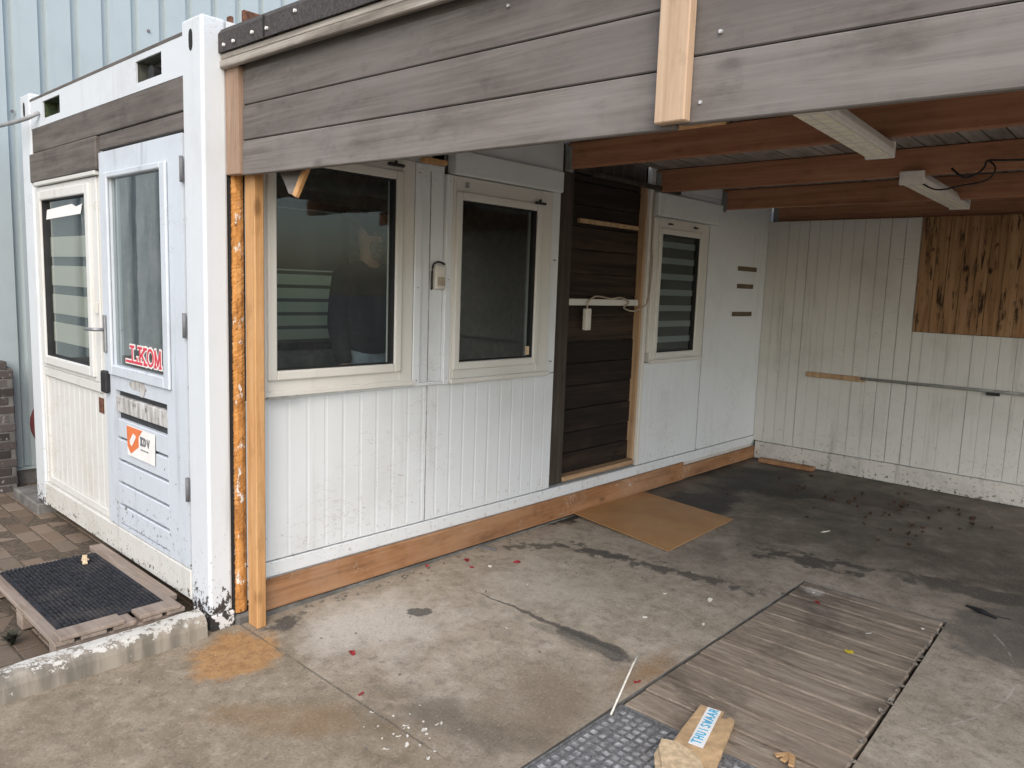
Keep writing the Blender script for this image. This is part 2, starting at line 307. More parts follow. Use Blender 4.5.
def brick_mat():
    s = NT('clay_paver'); o = s.world(); r = s.island(); n = s.noise(o, 22, 6, .7); l = s.noise(o, 2.5, 4)
    c = s.ramp(r, [(0, (.125,.092,.068)), (.4, (.17,.128,.095)), (.75, (.205,.16,.122)), (1, (.145,.118,.092))])
    c = s.mix(s.ss(n, .5, .75, 0, .55), c, (.1,.08,.06)); c = s.mix(s.ss(l, .48, .7, 0, .4), c, (.14,.13,.085))
    return s.pbr(c, .9, normal=s.bump(n, .5, .005), spec=.2)
M['paver'] = brick_mat()
M['sand'] = plain('joint_sand', (.115,.09,.065), .95, var=.5, scale=50, bump=.4)
M['oldbrick'] = brick_mat()
def wallbrick():
    s = NT('dark_brickwork'); o = s.world(); r = s.island(); n = s.noise(o, 30, 6, .7)
    c = s.ramp(r, [(0, (.03,.025,.024)), (.5, (.065,.056,.053)), (1, (.11,.10,.097))]); c = s.mix(s.ss(n, .58, .7, 0, .8), c, (.4,.38,.36))
    return s.pbr(c, .9, normal=s.bump(n, .5, .006))
M['wallbrick'] = wallbrick()
M['plinth'] = plain('plinth_concrete', (.17,.165,.155), .9, var=.4, scale=9, bump=.3)
M['glass'] = glass('window_glass')
M['glassdoor'] = glass('door_glass', tint=(.55,.62,.62), amt=2.3, film=.16)
M['glassdark'] = glass('dim_glass', tint=(.58,.64,.64), amt=1.2, film=.02)
M['blindcream'] = fabric('blind_cream', (.68,.64,.56), .35)
M['blindgrey'] = fabric('blind_grey', (.55,.57,.56), .3)
M['blindsheer'] = fabric('blind_sheer', (.20,.20,.20), .4, .45)
M['blindpack'] = fabric('blind_folded', (.30,.32,.29), .5)
M['blindfar'] = fabric('blind_far', (.80,.82,.70), .9)
M['plastic'] = plain('off_white_plastic', (.62,.60,.55), .45, var=.12)
M['lamp'] = plain('luminaire_white', (.74,.73,.70), .45, var=.12)
M['diff'] = plain('luminaire_diffuser', (.88,.84,.70), .4, var=.1, scale=60)
M['cablegrey'] = plain('grey_cable', (.33,.34,.35), .5)
M['cableblack'] = plain('black_cable', (.02,.02,.02), .5)
M['cablecream'] = plain('cream_cable', (.42,.36,.27), .5)
M['conduit'] = plain('grey_conduit', (.28,.29,.28), .5)
M['tapebrown'] = plain('brown_tape', (.12,.085,.05), .6)
M['rust'] = plain('rusty_iron', (.17,.075,.045), .85, var=.6, scale=40, bump=.5)
M['redplastic'] = plain('faded_red', (.15,.035,.035), .6)
M['petal'] = plain('dark_red_petal', (.32,.022,.035), .6, var=.4, scale=80)
M['chip'] = plain('white_chip', (.66,.64,.58), .8, var=.2, scale=80)
M['yellow'] = plain('yellow_leaf', (.62,.50,.03), .6)
M['dryleaf'] = plain('dry_leaf', (.085,.045,.025), .9, var=.5, scale=60)
M['pebble'] = plain('pebble', (.26,.235,.2), .9, var=.5, scale=60)
M['weed'] = plain('weed_green', (.10,.17,.035), .6, var=.4, scale=30)
M['weeddark'] = plain('dark_grass_tuft', (.05,.052,.035), .8, var=.4, scale=30)
M['skin'] = plain('skin', (.40,.24,.17), .55, var=.1)
M['jacket'] = plain('black_jacket', (.016,.016,.018), .85)
M['jeans'] = plain('light_jeans', (.24,.29,.34), .85)
M['beard'] = plain('grey_beard', (.23,.2,.17), .9, var=.4, scale=60)
M['pocketgrey'] = plain('shaded_pocket', (.13,.14,.12), .9, var=.5)  # dark lining colour paints the shade inside the right pocket
M['slotdark'] = plain('slot_grey', (.045,.048,.052), .8)
M['jointgrey'] = plain('panel_joint_grey', (.34,.345,.345), .8, var=.5)  # grey of the thin joint strips between wall panels
M['moss'] = plain('shaded_mossy_pocket', (.07,.10,.05), .95, var=.5)  # moss green, darkened to paint the shade inside the left pocket

# ------------------------------------------------------------------ mesh helper
def ident(u, v, w): return (u, v, w)
def wall_a(u, v, w): return (w, u, v)           # u along +Y, v up, w outward (+X)
def wall_end(u, v, w): return (u, -w, v)        # u along +X, v up, w outward (-Y)
class MB:
    def __init__(s, T=ident): s.v = []; s.f = []; s.T = T
    def add(s, vs, fs):
        b = len(s.v); s.v += [Vector(s.T(*p)) for p in vs]; s.f += [tuple(b+i for i in f) for f in fs]; return s
    def box(s, a0, a1, b0, b1, c0, c1):
        vs = [(x, y, z) for x in (a0, a1) for y in (b0, b1) for z in (c0, c1)]
        return s.add(vs, [(0,1,3,2), (4,6,7,5), (0,4,5,1), (2,3,7,6), (0,2,6,4), (1,5,7,3)])
    def obox(s, c, size, mat):
        h = [x/2 for x in size]
        vs = [tuple(Vector(c) + mat @ Vector((x*h[0], y*h[1], z*h[2]))) for x in (-1,1) for y in (-1,1) for z in (-1,1)]
        return s.add(vs, [(0,1,3,2), (4,6,7,5), (0,4,5,1), (2,3,7,6), (0,2,6,4), (1,5,7,3)])
    def prism(s, poly, axis, a0, a1):
        def P(p, a):
            q = list(p); q.insert(axis, a); return tuple(q)
        n = len(poly); vs = [P(p, a0) for p in poly] + [P(p, a1) for p in poly]
        return s.add(vs, [tuple(range(n)), tuple(range(2*n-1, n-1, -1))] + [(i, n+i, n+(i+1) % n, (i+1) % n) for i in range(n)])
    def tube(s, path, r, seg=8, caps=True):
        path = [Vector(p) for p in path]; b = len(s.v)
        if len(path) > 4:
            q = [path[0]]+path+[path[-1]]; out = []
            for i in range(1, len(q)-2):
                for k in range(5):
                    t = k/5; p0, p1, p2, p3 = q[i-1:i+3]
                    out.append(.5*((2*p1)+(p2-p0)*t+(2*p0-5*p1+4*p2-p3)*t*t+(3*p1-p0-3*p2+p3)*t**3))
            path = out+[path[-1]]
        up = Vector((0, 0, 1))
        for i, p in enumerate(path):
            d = (path[min(i+1, len(path)-1)] - path[max(i-1, 0)]).normalized()
            a = d.cross(up); a = a if a.length > .1 else d.cross(Vector((1, 0, 0))); a.normalize(); c = d.cross(a)
            rr = r[i] if isinstance(r, (list, tuple)) else r
            s.v += [p + a*math.cos(2*math.pi*k/seg)*rr + c*math.sin(2*math.pi*k/seg)*rr for k in range(seg)]
        for i in range(len(path)-1):
            for k in range(seg):
                s.f.append((b+i*seg+k, b+i*seg+(k+1) % seg, b+(i+1)*seg+(k+1) % seg, b+(i+1)*seg+k))
        if caps:
            s.f.append(tuple(b+k for k in range(seg))); e = b+(len(path)-1)*seg; s.f.append(tuple(e+k for k in range(seg-1, -1, -1)))
        return s
    def build(s, name, mat, parent=None, bevel=0., smooth=False, kind=None, seg=1):
        me = bpy.data.meshes.new(name); bm = bmesh.new()
        vs = [bm.verts.new(p) for p in s.v]
        for f in s.f:
            try: bm.faces.new([vs[i] for i in f])
            except ValueError: pass
        bmesh.ops.recalc_face_normals(bm, faces=bm.faces)
        if bevel:
            ed = [e for e in bm.edges if len(e.link_faces) == 2 and e.calc_face_angle(0) > .5]
            bmesh.ops.bevel(bm, geom=ed, offset=bevel, segments=seg, profile=.5, affect='EDGES', clamp_overlap=True)
        root = parent
        off = Vector((0, 0, 0))
        if parent is not None: off = world_loc(parent)
        else:
            if s.v and kind != 'structure':
                xs = [v.co for v in bm.verts]
                off = Vector((sum(c.x for c in xs)/len(xs), sum(c.y for c in xs)/len(xs), min(c.z for c in xs)))
        for v in bm.verts: v.co -= off
        bm.to_mesh(me); bm.free()
        if smooth:
            for p in me.polygons: p.use_smooth = True
        me.materials.append(mat)
        o = bpy.data.objects.new(name, me); COL.objects.link(o)
        if parent is not None: o.parent = parent
        else: o.location = off
        if kind: o['kind'] = kind
        return o
def world_loc(o):
    l = Vector((0, 0, 0))
    while o is not None: l += o.location; o = o.parent
    return l
def thing(name, label, cat, loc, group=None, kind=None):
    o = bpy.data.objects.new(name, None); COL.objects.link(o); o.location = loc; o.empty_display_size = .1
    o['label'] = label; o['category'] = cat
    if group: o['group'] = group
    if kind: o['kind'] = kind
    return o
def tag(o, label, cat, group=None, kind=None):
    o['label'] = label; o['category'] = cat
    if group: o['group'] = group
    if kind: o['kind'] = kind
    return o
def plabel(o, l): o['label'] = l; return o
def struct(name, mb, mat, **k): return mb.build(name, mat, None, kind='structure', **k)
def zf(y): return -.075 + .0085*max(-6, min(8, y))

# ------------------------------------------------------------------ ground, pit, paving
PL, PRn, PRf, PN, PF = 1.64, 2.50, 2.36, -.12, 2.64      # pit: left X, right X near / far, near Y, far Y
def prx(y): return PRn + (PRf-PRn)*(y-PN)/(PF-PN)
g = MB()
ys = [-60, -6, -3, -1, PN, .6, 1.3, 2., PF, 4, 6, 8, 60]
for j in range(len(ys)-1):
    y0, y1 = ys[j], ys[j+1]; inpit = PN-1e-6 <= y0 < PF-1e-6
    cols = lambda y: [-60, -3.3, -.5, PL, prx(min(max(y, PN), PF)), 5, 60]
    c0, c1 = cols(y0), cols(y1)
    for i in range(6):
        if inpit and i == 3: continue
        g.add([(c0[i], y0, zf(y0)), (c0[i+1], y0, zf(y0)), (c1[i+1], y1, zf(y1)), (c1[i], y1, zf(y1))], [(0,1,2,3)])
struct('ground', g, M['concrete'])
g = MB()
d = .16
g.add([(PL, PN, zf(PN)), (PRn, PN, zf(PN)), (PRf, PF, zf(PF)), (PL, PF, zf(PF)), (PL, PN, -d-.07), (PRn, PN, -d-.07), (PRf, PF, -d-.07), (PL, PF, -d-.07)],
      [(0,1,5,4), (1,2,6,5), (2,3,7,6), (3,0,4,7), (4,5,6,7)])
struct('pit_lining', g, M['plinth'])
# plank cover of the pit
pc = thing('pit_cover', 'worn grey brown plank cover set flush over the pit in the concrete floor', 'plank cover', (2.0, 1.7, zf(1.7)-.03))
y = .862; n = 0
while y < PF-.03:
    w = R.choice([.135, .15, .145, .16]); y1 = min(y+w, PF-.012)
    a = PL+.008+R.uniform(0, .006); b = prx((y+y1)/2)-.012-R.uniform(0, .010); dz = R.uniform(-.003, .002)
    m = MB(); z0, z1 = zf(y), zf(y1)
    m.add([(a, y, z0-.035+dz), (b, y, z0-.035+dz), (b, y1, z1-.035+dz), (a, y1, z1-.035+dz), (a, y, z0+dz), (b, y, z0+dz), (b, y1, z1+dz), (a, y1, z1+dz)],
          [(0,1,2,3), (4,5,6,7), (0,1,5,4), (1,2,6,5), (2,3,7,6), (3,0,4,7)])
    m.build('plank', M['pitplank'], pc, bevel=.006); y = y1+.005+R.uniform(0, .004)
m = MB(); m.box(PL+.02, PL+.08, .87, PF-.02, -.17, -.108); m.box(2.28, 2.33, .87, PF-.02, -.17, -.108); m.build('bearer', M['pitplank'], pc)
# steel grate
gr = thing('floor_grate', 'dark steel grid grate covering the near end of the floor pit', 'floor grate', (2.0, .4, zf(.4)-.03))
m = MB(); x = PL+.025
top = zf(.4)+.001
while x < 2.46:
    m.box(x-.0016, x+.0016, PN+.02, .845, top-.010, top); x += .0365
m.build('bearing_bars', M['gratesteel'], gr)
m = MB(); y = PN+.04
while y < .84:
    m.box(PL+.02, 2.465, y-.0016, y+.0016, top-.0095, top-.001); y += .0365
m.build('cross_bars', M['gratesteel'], gr)
m = MB(); m.box(PL+.012, PL+.02, PN+.01, .852, top-.03, top+.002); m.box(2.466, 2.474, PN+.01, .852, top-.03, top+.002); m.box(PL+.02, 2.466, .846, .852, top-.03, top+.002)
m.build('grate_frame', M['gratesteel'], gr)
m = MB(); m.box(PL+.012, 2.475, PN+.012, .845, top-.022, top-.0105); m.build('drip_tray', M['galv'], gr)

# brick paving left of the kerb
g = MB(); g.box(-8, -.078, -5, .4, -.2, -.0745+.0); 
g = MB(); g.add([(-8, -5, zf(-5)+.004), (-.078, -5, zf(-5)+.004), (-.078, .5, zf(.5)+.004), (-8, .5, zf(.5)+.004)], [(0,1,2,3)])
struct('paving_bed', g, M['sand'])
g = MB(); rows = 0; yy = -2.0
while yy < .3:
    xx = -4.2 + (rows % 2)*.105
    while xx < -.3:
        if xx+.205 < -.082:
            z = zf(yy)+.007+R.uniform(-.004, .003); t1, t2 = R.uniform(-.01, .01), R.uniform(-.01, .01)
            rot = Matrix.Rotation(R.uniform(-.012, .012), 3, 'Z') @ Matrix.Rotation(t1, 3, 'X') @ Matrix.Rotation(t2, 3, 'Y')
            g.obox((xx+.1, yy+.05, z-.03), (.198, .096, .06), rot)
        xx += .207
    yy += .103; rows += 1
struct('brick_paving', g, M['paver'], bevel=.004)
# kerb
m = MB(); prof = [(-.075, -.14), (.04, -.14), (.036, -.02), (.028, .004), (.008, .019), (-.02, .024), (-.06, .024), (-.075, .012)]
L = [-3.6, -2.4, -1.2, -.027]
kb = thing('kerb', 'whitewashed concrete kerb beside the pallet running to the container corner', 'kerb', (-.02, -1.2, -.08), kind='structure')
for a, b in zip(L[:-1], L[1:]):
    q = MB()
    n = 12
    for i in range(n):
        y0 = a+.003+(b-a-.006)*i/n; y1 = a+.003+(b-a-.006)*(i+1)/n
        vs = []
        for yv in (y0, y1):
            rr = random.Random(int(yv*1000))
            for (px, pz) in prof: vs.append((px+rr.uniform(-.002, .002), yv, pz+(rr.uniform(-.003, .002) if pz > -.1 else 0) + zf(yv)+.077))
        k = len(prof); fs = [(j, (j+1) % k, k+(j+1) % k, k+j) for j in range(k)]
        if i == 0: fs.append(tuple(range(k)))
        if i == n-1: fs.append(tuple(range(2*k-1, k-1, -1)))
        q.add(vs, fs)
    q.build('kerb_stone', M['kerb'], kb)

# ------------------------------------------------------------------ the container
ct = thing('office_container', 'long white cabin container with ribbed panels, windows and a blue-white door', 'container', (-1.2, 3.0, 0))
H = 2.59; LEN = 6.06
# corner posts
for (x0, x1, y0, y1) in ((-.185, -.001, 0, .108), (-2.462, -2.28, 0, .108), (-.185, -.001, 5.95, LEN), (-2.462, -2.28, 5.95, LEN)):
    m = MB(); m.box(x0, x1, y0, y1, .0, H); m.build('corner_post', M['post'], ct, bevel=.012, seg=2)
for xc in (-.095, -2.38):
    m = MB(wall_end); pts = []
    for k in range(16):
        a = 2*math.pi*k/16; pts.append((xc+.017*math.cos(a), 2.50+.03*math.sin(a)+(.014 if math.sin(a) > 0 else -.014)))
    m.prism(pts, 2, -.01, .002); m.build('corner_slot_shade', M['dark'], ct)  # raised near-black oval paints the dark inside of the slot
# floor, roof, far walls, rails
m = MB(); m.box(-2.44, -.02, .02, LEN-.02, .02, .145); m.build('floor_frame', M['inner'], ct)
m = MB(); m.box(-2.44, -.014, .09, LEN-.02, 2.46, 2.53); m.build('roof', M['steel'], ct)
m = MB(); m.box(-2.30, -.17, .004, .05, 2.536, 2.549); m.build('roof_edge_strip', M['lintel'], ct)
m = MB(); m.box(-.1, -.004, .11, 5.95, 2.44, 2.585); m.build('top_rail', M['white'], ct)
m = MB(); m.box(-.1, -.006, .185, 5.95, .0, .108); m.build('bottom_rail', M['rail'], ct)
m = MB(); m.box(-.1, .006, .185, 5.44, .109, .183); m.build('sill_strip', M['white'], ct, bevel=.004)
m = MB(); m.box(-2.44, -.1, 5.99, 6.04, .15, 2.45); m.build('rear_wall', M['inner'], ct)
# wall with the opposite window
OW = (1.15, 2.40, .94, 2.14)
m = MB()
m.box(-2.44, -2.39, .11, OW[0], .15, 2.45); m.box(-2.44, -2.39, OW[1], 5.95, .15, 2.45); m.box(-2.44, -2.39, OW[0], OW[1], .15, OW[2]); m.box(-2.44, -2.39, OW[0], OW[1], OW[3], 2.45)
m.build('far_wall', M['inner'], ct)
def frame4(m, u0, u1, v0, v1, bl, br, bb, bt, w0, w1):
    m.box(u0, u0+bl, v0, v1, w0, w1); m.box(u1-br, u1, v0, v1, w0, w1); m.box(u0+bl, u1-br, v0, v0+bb, w0, w1); m.box(u0+bl, u1-br, v1-bt, v1, w0, w1)
m = MB(wall_a); frame4(m, OW[0], OW[1], OW[2], OW[3], .06, .06, .06, .05, -2.445, -2.36); ow = m.build('window', M['darkjamb'], ct, bevel=.004)
m = MB(wall_a); m.add([(OW[0]+.06, OW[2]+.06, -2.425), (OW[1]-.06, OW[2]+.06, -2.425), (OW[1]-.06, OW[3]-.05, -2.425), (OW[0]+.06, OW[3]-.05, -2.425)], [(0,1,2,3)]); m.build('pane', M['glass'], ow)
m = MB(wall_a); m.box(OW[0]+.065, OW[1]-.065, 1.60, 2.085, -2.405, -2.40); m.build('roller_blind', M['blindpack'], ow)
m = MB(wall_a); m.box(OW[0]+.065, OW[1]-.065, 1.01, 1.60, -2.412, -2.41); m.build('blind_cloth', M['blindfar'], ow)
m = MB(wall_a)
for k in range(6): m.box(OW[0]+.065, OW[1]-.065, 1.0+k*.112, 1.0+k*.112+.028, -2.405, -2.402)
m.build('blind_stripes', M['blindpack'], ow)

# ribbed skins
def ribbed(m, u0, u1, v0, v1, w=0., pitch=.104, gw=.010, dep=.0011, phase=.0, thick=.03):
    us = [u0]; k = math.ceil((u0-phase)/pitch)
    prof = [(u0, w)]
    while phase+k*pitch < u1-.02:
        c = phase+k*pitch
        if c > u0+.02: prof += [(c-gw, w), (c-gw*.45, w-dep), (c+gw*.45, w-dep), (c+gw, w)]
        k += 1
    prof += [(u1, w)]
    poly = prof + [(u1, w-thick), (u0, w-thick)]
    m.prism([(a, b) for a, b in poly], 1, v0, v1)   # (u,w) profile along v
    return m
pa = .085
m = MB(wall_a); ribbed(m, .185, 1.255, .19, .968, 0., phase=pa); m.build('wall_panel', M['white'], ct, bevel=.0)
m = MB(wall_a); ribbed(m, 1.259, 2.352, .19, .968, .001, phase=pa); m.build('wall_panel', M['white'], ct)
m = MB(wall_a); ribbed(m, 1.188, 1.352, .972, 2.43, 0., phase=pa+.02); m.build('wall_panel', M['white'], ct)
m = MB(wall_a); m.box(.19, .246, .972, 2.43, -.03, -.002); m.build('wall_panel', M['white'], ct)
m = MB(wall_a); m.box(.25, 1.355, 2.155, 2.43, -.03, 0.); m.build('wall_panel', M['white'], ct)
m = MB(wall_a); m.box(1.356, 2.352, 2.255, 2.44, -.03, .012); m.build('upper_panel', M['white'], ct, bevel=.004)
m = MB(wall_a); m.box(1.39, 2.32, 2.122, 2.252, -.02, .052); m.build('shutter_box', M['white'], ct, bevel=.006)
m = MB(wall_a); ribbed(m, 3.42, 4.298, .19, .978, 0., phase=pa); m.build('wall_panel', M['white'], ct)
m = MB(wall_a); ribbed(m, 4.300, 5.44, .19, 2.30, .001, phase=pa); m.build('wall_panel', M['white'], ct)
m = MB(wall_a); m.box(3.385, 5.44, 2.302, 2.44, -.03, .008); m.build('upper_panel', M['white'], ct, bevel=.004)
m = MB(wall_a); m.box(3.42, 4.298, 2.078, 2.30, -.03, 0.); m.build('wall_panel', M['white'], ct)
m = MB(wall_a); m.box(3.43, 4.41, 2.084, 2.252, .002, .055); m.build('shutter_box', M['white'], ct, bevel=.006)
m = MB(wall_a); m.box(1.135, 1.184, .966, 2.15, -.01, .022); m.build('trim_strip', M['white'], ct, bevel=.004)
m = MB(wall_a); m.box(1.356, 1.400, .962, 2.118, -.01, .024); m.build('trim_strip', M['white'], ct, bevel=.004)
m = MB(wall_a); m.box(2.262, 2.352, .972, 2.252, -.03, .004); m.build('trim_strip', M['white'], ct, bevel=.004)
m = MB(wall_a); m.box(.19, 1.352, .966, .985, .0005, .02); m.build('ledge_strip', M['white'], ct, bevel=.003)
m = MB(wall_a); m.box(1.2545, 1.2595, .19, 2.12, .0005, .0025); m.build('panel_joint', M['jointgrey'], ct)
m = MB(wall_a); m.box(4.2975, 4.3015, .19, 2.07, .0015, .0032); m.build('panel_joint', M['jointgrey'], ct)
for (u, v) in ((1.16, 1.0), (1.16, 1.5), (1.16, 2.1), (1.378, 1.0), (1.378, 1.55), (1.378, 2.08), (2.30, 1.05), (2.30, 1.7)):
    m = MB(wall_a); m.prism([(u+.004*math.cos(k*math.pi/3), v+.004*math.sin(k*math.pi/3)) for k in range(6)], 2, .003, .026); m.build('screw', M['steel'], ct)
# dark liner behind the skins (keeps the inside dark)
m = MB(wall_a)
m.box(.11, .25, .15, 2.45, -.075, -.045); m.box(.25, 1.12, .15, .98, -.075, -.045); m.box(.25, 1.12, 2.15, 2.45, -.075, -.045); m.box(1.12, 1.41, .15, 2.45, -.075, -.045)
m.box(1.41, 2.22, .15, .97, -.075, -.045); m.box(1.41, 2.22, 2.11, 2.45, -.075, -.045); m.box(2.22, 3.48, .15, 2.45, -.16, -.12); m.box(3.48, 4.25, .15, .985, -.075, -.045)
m.box(3.48, 4.25, 2.07, 2.45, -.075, -.045); m.box(4.25, 5.95, .15, 2.45, -.075, -.045)
m.build('inner_liner', M['inner'], ct)

def window(T, u0, u1, v0, v1, g0, g1, h0, h1, matf, matg, sash=.045, sill=True, blind=None, wout=.022, base=0.):
    m = MB(T); frame4(m, u0, u1, v0, v1, g0-sash-u0+.004, u1-g1-sash+.004, h0-sash-v0+.004, v1-h1-sash+.004, base-.06, base+wout)
    w = m.build('window', matf, ct, bevel=.004)
    m = MB(T); frame4(m, g0-sash, g1+sash, h0-sash, h1+sash, sash, sash, sash, sash, base-.045, base+wout+.016)
    m.build('sash', matf, w, bevel=.007, seg=2)
    m = MB(T); frame4(m, g0-.001, g1+.001, h0-.001, h1+.001, .006, .006, .006, .006, base-.02, base+wout+.004); m.build('gasket', M['rubber'], w)
    m = MB(T); q = base+.004
    m.add([(g0, h0, q), (g1, h0, q), (g1, h1, q), (g0, h1, q)], [(0,1,2,3)]); m.build('pane', matg, w)
    if sill:
        m = MB(T); m.box(u0, u1, v0-.006, v0+.022, base+wout+.001, base+wout+.022); m.build('sill', matf, w, bevel=.004)
    return w
w1 = window(wall_a, .25, 1.13, .985, 2.152, .32, 1.0, 1.10, 2.045, M['cream'], M['glass'])
m = MB(wall_a); m.box(.93, 1.03, 2.105, 2.12, .039, .062); m.box(.975, .99, 2.12, 2.135, .036, .052); m.build('latch', M['rubber'], w1, bevel=.003)
m = MB(wall_a); m.box(.26, .42, .975, .984, .03, .055); m.build('sill_flap', M['conduit'], w1)
w2 = window(wall_a, 1.402, 2.258, .97, 2.118, 1.465, 2.10, 1.086, 1.99, M['cream'], M['glassdark'])
m = MB(wall_a); m.box(2.06, 2.15, 2.028, 2.042, .039, .06); m.box(2.10, 2.115, 2.042, 2.06, .036, .05); m.build('latch', M['rubber'], w2, bevel=.003)
m = MB(wall_a); m.box(1.49, 1.515, 2.06, 2.09, .023, .032); m.build('hinge_cover', M['steel'], w2, bevel=.003)
m = MB(wall_a); m.box(2.055, 2.092, 1.10, 1.155, .0075, .009); m.build('sticker', M['cardpale'], w2)
w3 = window(wall_a, 3.465, 4.262, .982, 2.075, 3.54, 4.105, 1.058, 1.957, M['cream'], M['glassdark'])
m = MB(wall_a)
for k in range(7): m.box(3.546, 4.099, 1.13+k*.122, 1.13+k*.122+.046, -.012, -.009)
m.build('blind_stripes', M['blindgrey'], w3)
m = MB(wall_a); m.box(3.546, 4.099, 1.064, 1.951, -.022, -.019); m.build('blind_sheer', M['blindsheer'], w3)
for yv in (3.62, 4.0):
    m = MB(wall_a); m.box(yv, yv+.05, 2.03, 2.042, .026, .04); m.build('hinge_cover', M['rubber'], w3)
# brown tape strips on the last panel
for (u0, u1, v) in ((4.845, 5.21, 1.752), (4.85, 5.16, 1.597), (4.79, 5.17, 1.349)):
    m = MB(wall_a); m.box(u0, u1, v-.02, v+.02, .002, .008); m.build('tape_strip', M['tapebrown'], ct, bevel=.002)
# boarded doorway
bd = MB(wall_a); z = .242; k = 0
while z < 2.28:
    h = R.choice([.14, .15, .16]); bd.box(2.50, 3.355, z, min(z+h, 2.285), -.085, -.062+R.uniform(-.004, .004)); z += h+.004
bdo = bd.build('boarded_doorway', M['darkplank'], ct, bevel=.003)
m = MB(wall_a); m.box(2.358, 2.498, .20, 2.40, -.09, -.006); m.build('jamb', M['darkjamb'], bdo, bevel=.005)
m = MB(wall_a); m.box(3.357, 3.379, .241, 2.29, -.09, -.012); plabel(m.build('jamb', M['trimwood'], bdo, bevel=.004), 'raw pale wood jamb on the right')
m = MB(wall_a); m.box(2.50, 3.356, .205, .240, -.09, .004); m.build('threshold', M['sillwood'], bdo, bevel=.006)
m = MB(wall_a); m.box(2.50, 3.355, 2.292, 2.43, -.09, -.02); m.build('head_board', M['darkjamb'], bdo, bevel=.004)
m = MB(wall_a); m.box(2.61, 3.32, 1.965, 1.995, -.061, -.035); m.build('lath', M['trimwood'], bdo, bevel=.003)
m = MB(wall_a); m.box(2.505, 3.354, 1.412, 1.457, -.061, -.03); m.build('rail', M['cream'], bdo, bevel=.004)
m = MB(wall_a); m.box(3.381, 3.417, .19, 2.30, -.03, .012); m.build('trim_strip', M['cream'], ct, bevel=.004)
m = MB(wall_a); m.box(3.425, 3.458, 1.06, 2.07, .001, .03); m.build('trim_strip', M['cream'], ct, bevel=.004)
m = MB(); m.box(.03, .062, 2.62, 3.72, 2.262, 2.292); tag(m.build('dark_board', M['darkjamb'], None, bevel=.004), 'dark board nailed above the boarded-up doorway beneath the roof beams', 'board')

# end wall ------------------------------------------------------------
# top rail with two pockets
m = MB(wall_end)
hx = [(-2.05, -1.75), (-.685, -.40)]; z0, z1, p0, p1 = 2.372, 2.535, 2.41, 2.508
m.box(-2.28, hx[0][0], z0, z1, -.016, -.006); m.box(hx[0][1], hx[1][0], z0, z1, -.016, -.006); m.box(hx[1][1], -.185, z0, z1, -.016, -.006)
for a, b in hx: m.box(a, b, z0, p0, -.016, -.006); m.box(a, b, p1, z1, -.016, -.006)
m.build('end_top_rail', M['post'], ct)
for i, (a, b) in enumerate(hx):
    m = MB(wall_end); m.box(a-.03, b+.03, p0-.03, p1+.03, -.14, -.13); m.box(a-.03, a-.004, p0-.03, p1+.03, -.13, -.017); m.box(b+.004, b+.03, p0-.03, p1+.03, -.13, -.017); m.box(a-.004, b+.004, p0-.03, p0-.003, -.13, -.017); m.box(a-.004, b+.004, p1+.003, p1+.03, -.13, -.017); m.build('lifting_pocket', M['moss'] if i == 0 else M['pocketgrey'], ct)
m = MB(); m.tube([(-.57, .03, 2.447), (-.57, .11, 2.447)], .034, 14); m.build('drain_pipe', M['rubber'], ct)
# dark planks under the rail
m = MB(wall_end); m.box(-2.26, -.19, 2.228, 2.370, -.07, -.004); m.build('lintel_plank', M['lintel'], ct, bevel=.004)
m = MB(wall_end); m.box(-1.18, -.19, 2.15, 2.224, -.07, -.008); m.build('lintel_plank', M['lintel'], ct, bevel=.004)
m = MB(wall_end); m.box(-2.285, -1.186, 2.052, 2.222, -.02, .010); m.build('lintel_plank', M['lintel'], ct, bevel=.005)
m = MB(wall_end); m.box(-2.22, -1.21, 2.028, 2.05, -.04, .012); m.build('drip_strip', M['cream'], ct, bevel=.003)
wl = window(wall_end, -2.25, -1.245, .92, 2.024, -2.135, -1.385, 1.0, 1.94, M['endcream'], M['glass'], sash=.055, sill=False, base=-.03)
m = MB(wall_end)
for k in range(4): m.box(-2.134, -1.386, 1.09+k*.172, 1.09+k*.172+.118, -.046, -.043)
m.build('blind_stripes', M['blindcream'], wl)
m = MB(wall_end); m.box(-2.134, -1.386, 1.001, 1.939, -.054, -.051); m.build('blind_sheer', M['blindsheer'], wl)
m = MB(wall_end); m.add([(-2.12, 1.828, -.022), (-1.53, 1.842, -.022), (-1.50, 1.895, -.022), (-1.60, 1.884, -.022), (-1.66, 1.902, -.022), (-2.10, 1.885, -.022)], [(0,1,2,3,4,5)]); m.build('tape', M['label'], wl)
m = MB(wall_end); m.box(-1.275, -1.262, 1.30, 1.36, -.0075, .012); m.build('hinge', M['cream'], wl, bevel=.002)
m = MB(wall_end); m.box(-2.278, -2.252, .166, 2.026, -.09, -.012); m.build('jamb', M['endcream'], ct, bevel=.004)
m = MB(wall_end); m.box(-1.243, -1.178, .166, 2.15, -.09, -.016); m.build('mullion', M['endcream'], ct, bevel=.004)
m = MB(wall_end); m.box(-2.25, -1.245, .862, .918, -.09, -.012); m.build('transom', M['endcream'], ct, bevel=.006)
m = MB(wall_end); ribbed(m, -2.21, -1.26, .21, .86, -.03, pitch=.088, gw=.013, dep=.0022); pn = m.build('end_panel', M['endcream'], ct)
m = MB(wall_end); m.box(-2.25, -2.212, .166, .86, -.07, -.018); m.box(-1.258, -1.245, .166, .86, -.07, -.018); m.box(-2.212, -1.258, .166, .208, -.07, -.018); m.build('panel_frame', M['endcream'], pn, bevel=.003)
m = MB(wall_end); m.box(-1.36, -1.29, .745, .83, -.0295, -.026); m.build('brown_square', M['rust'], pn)
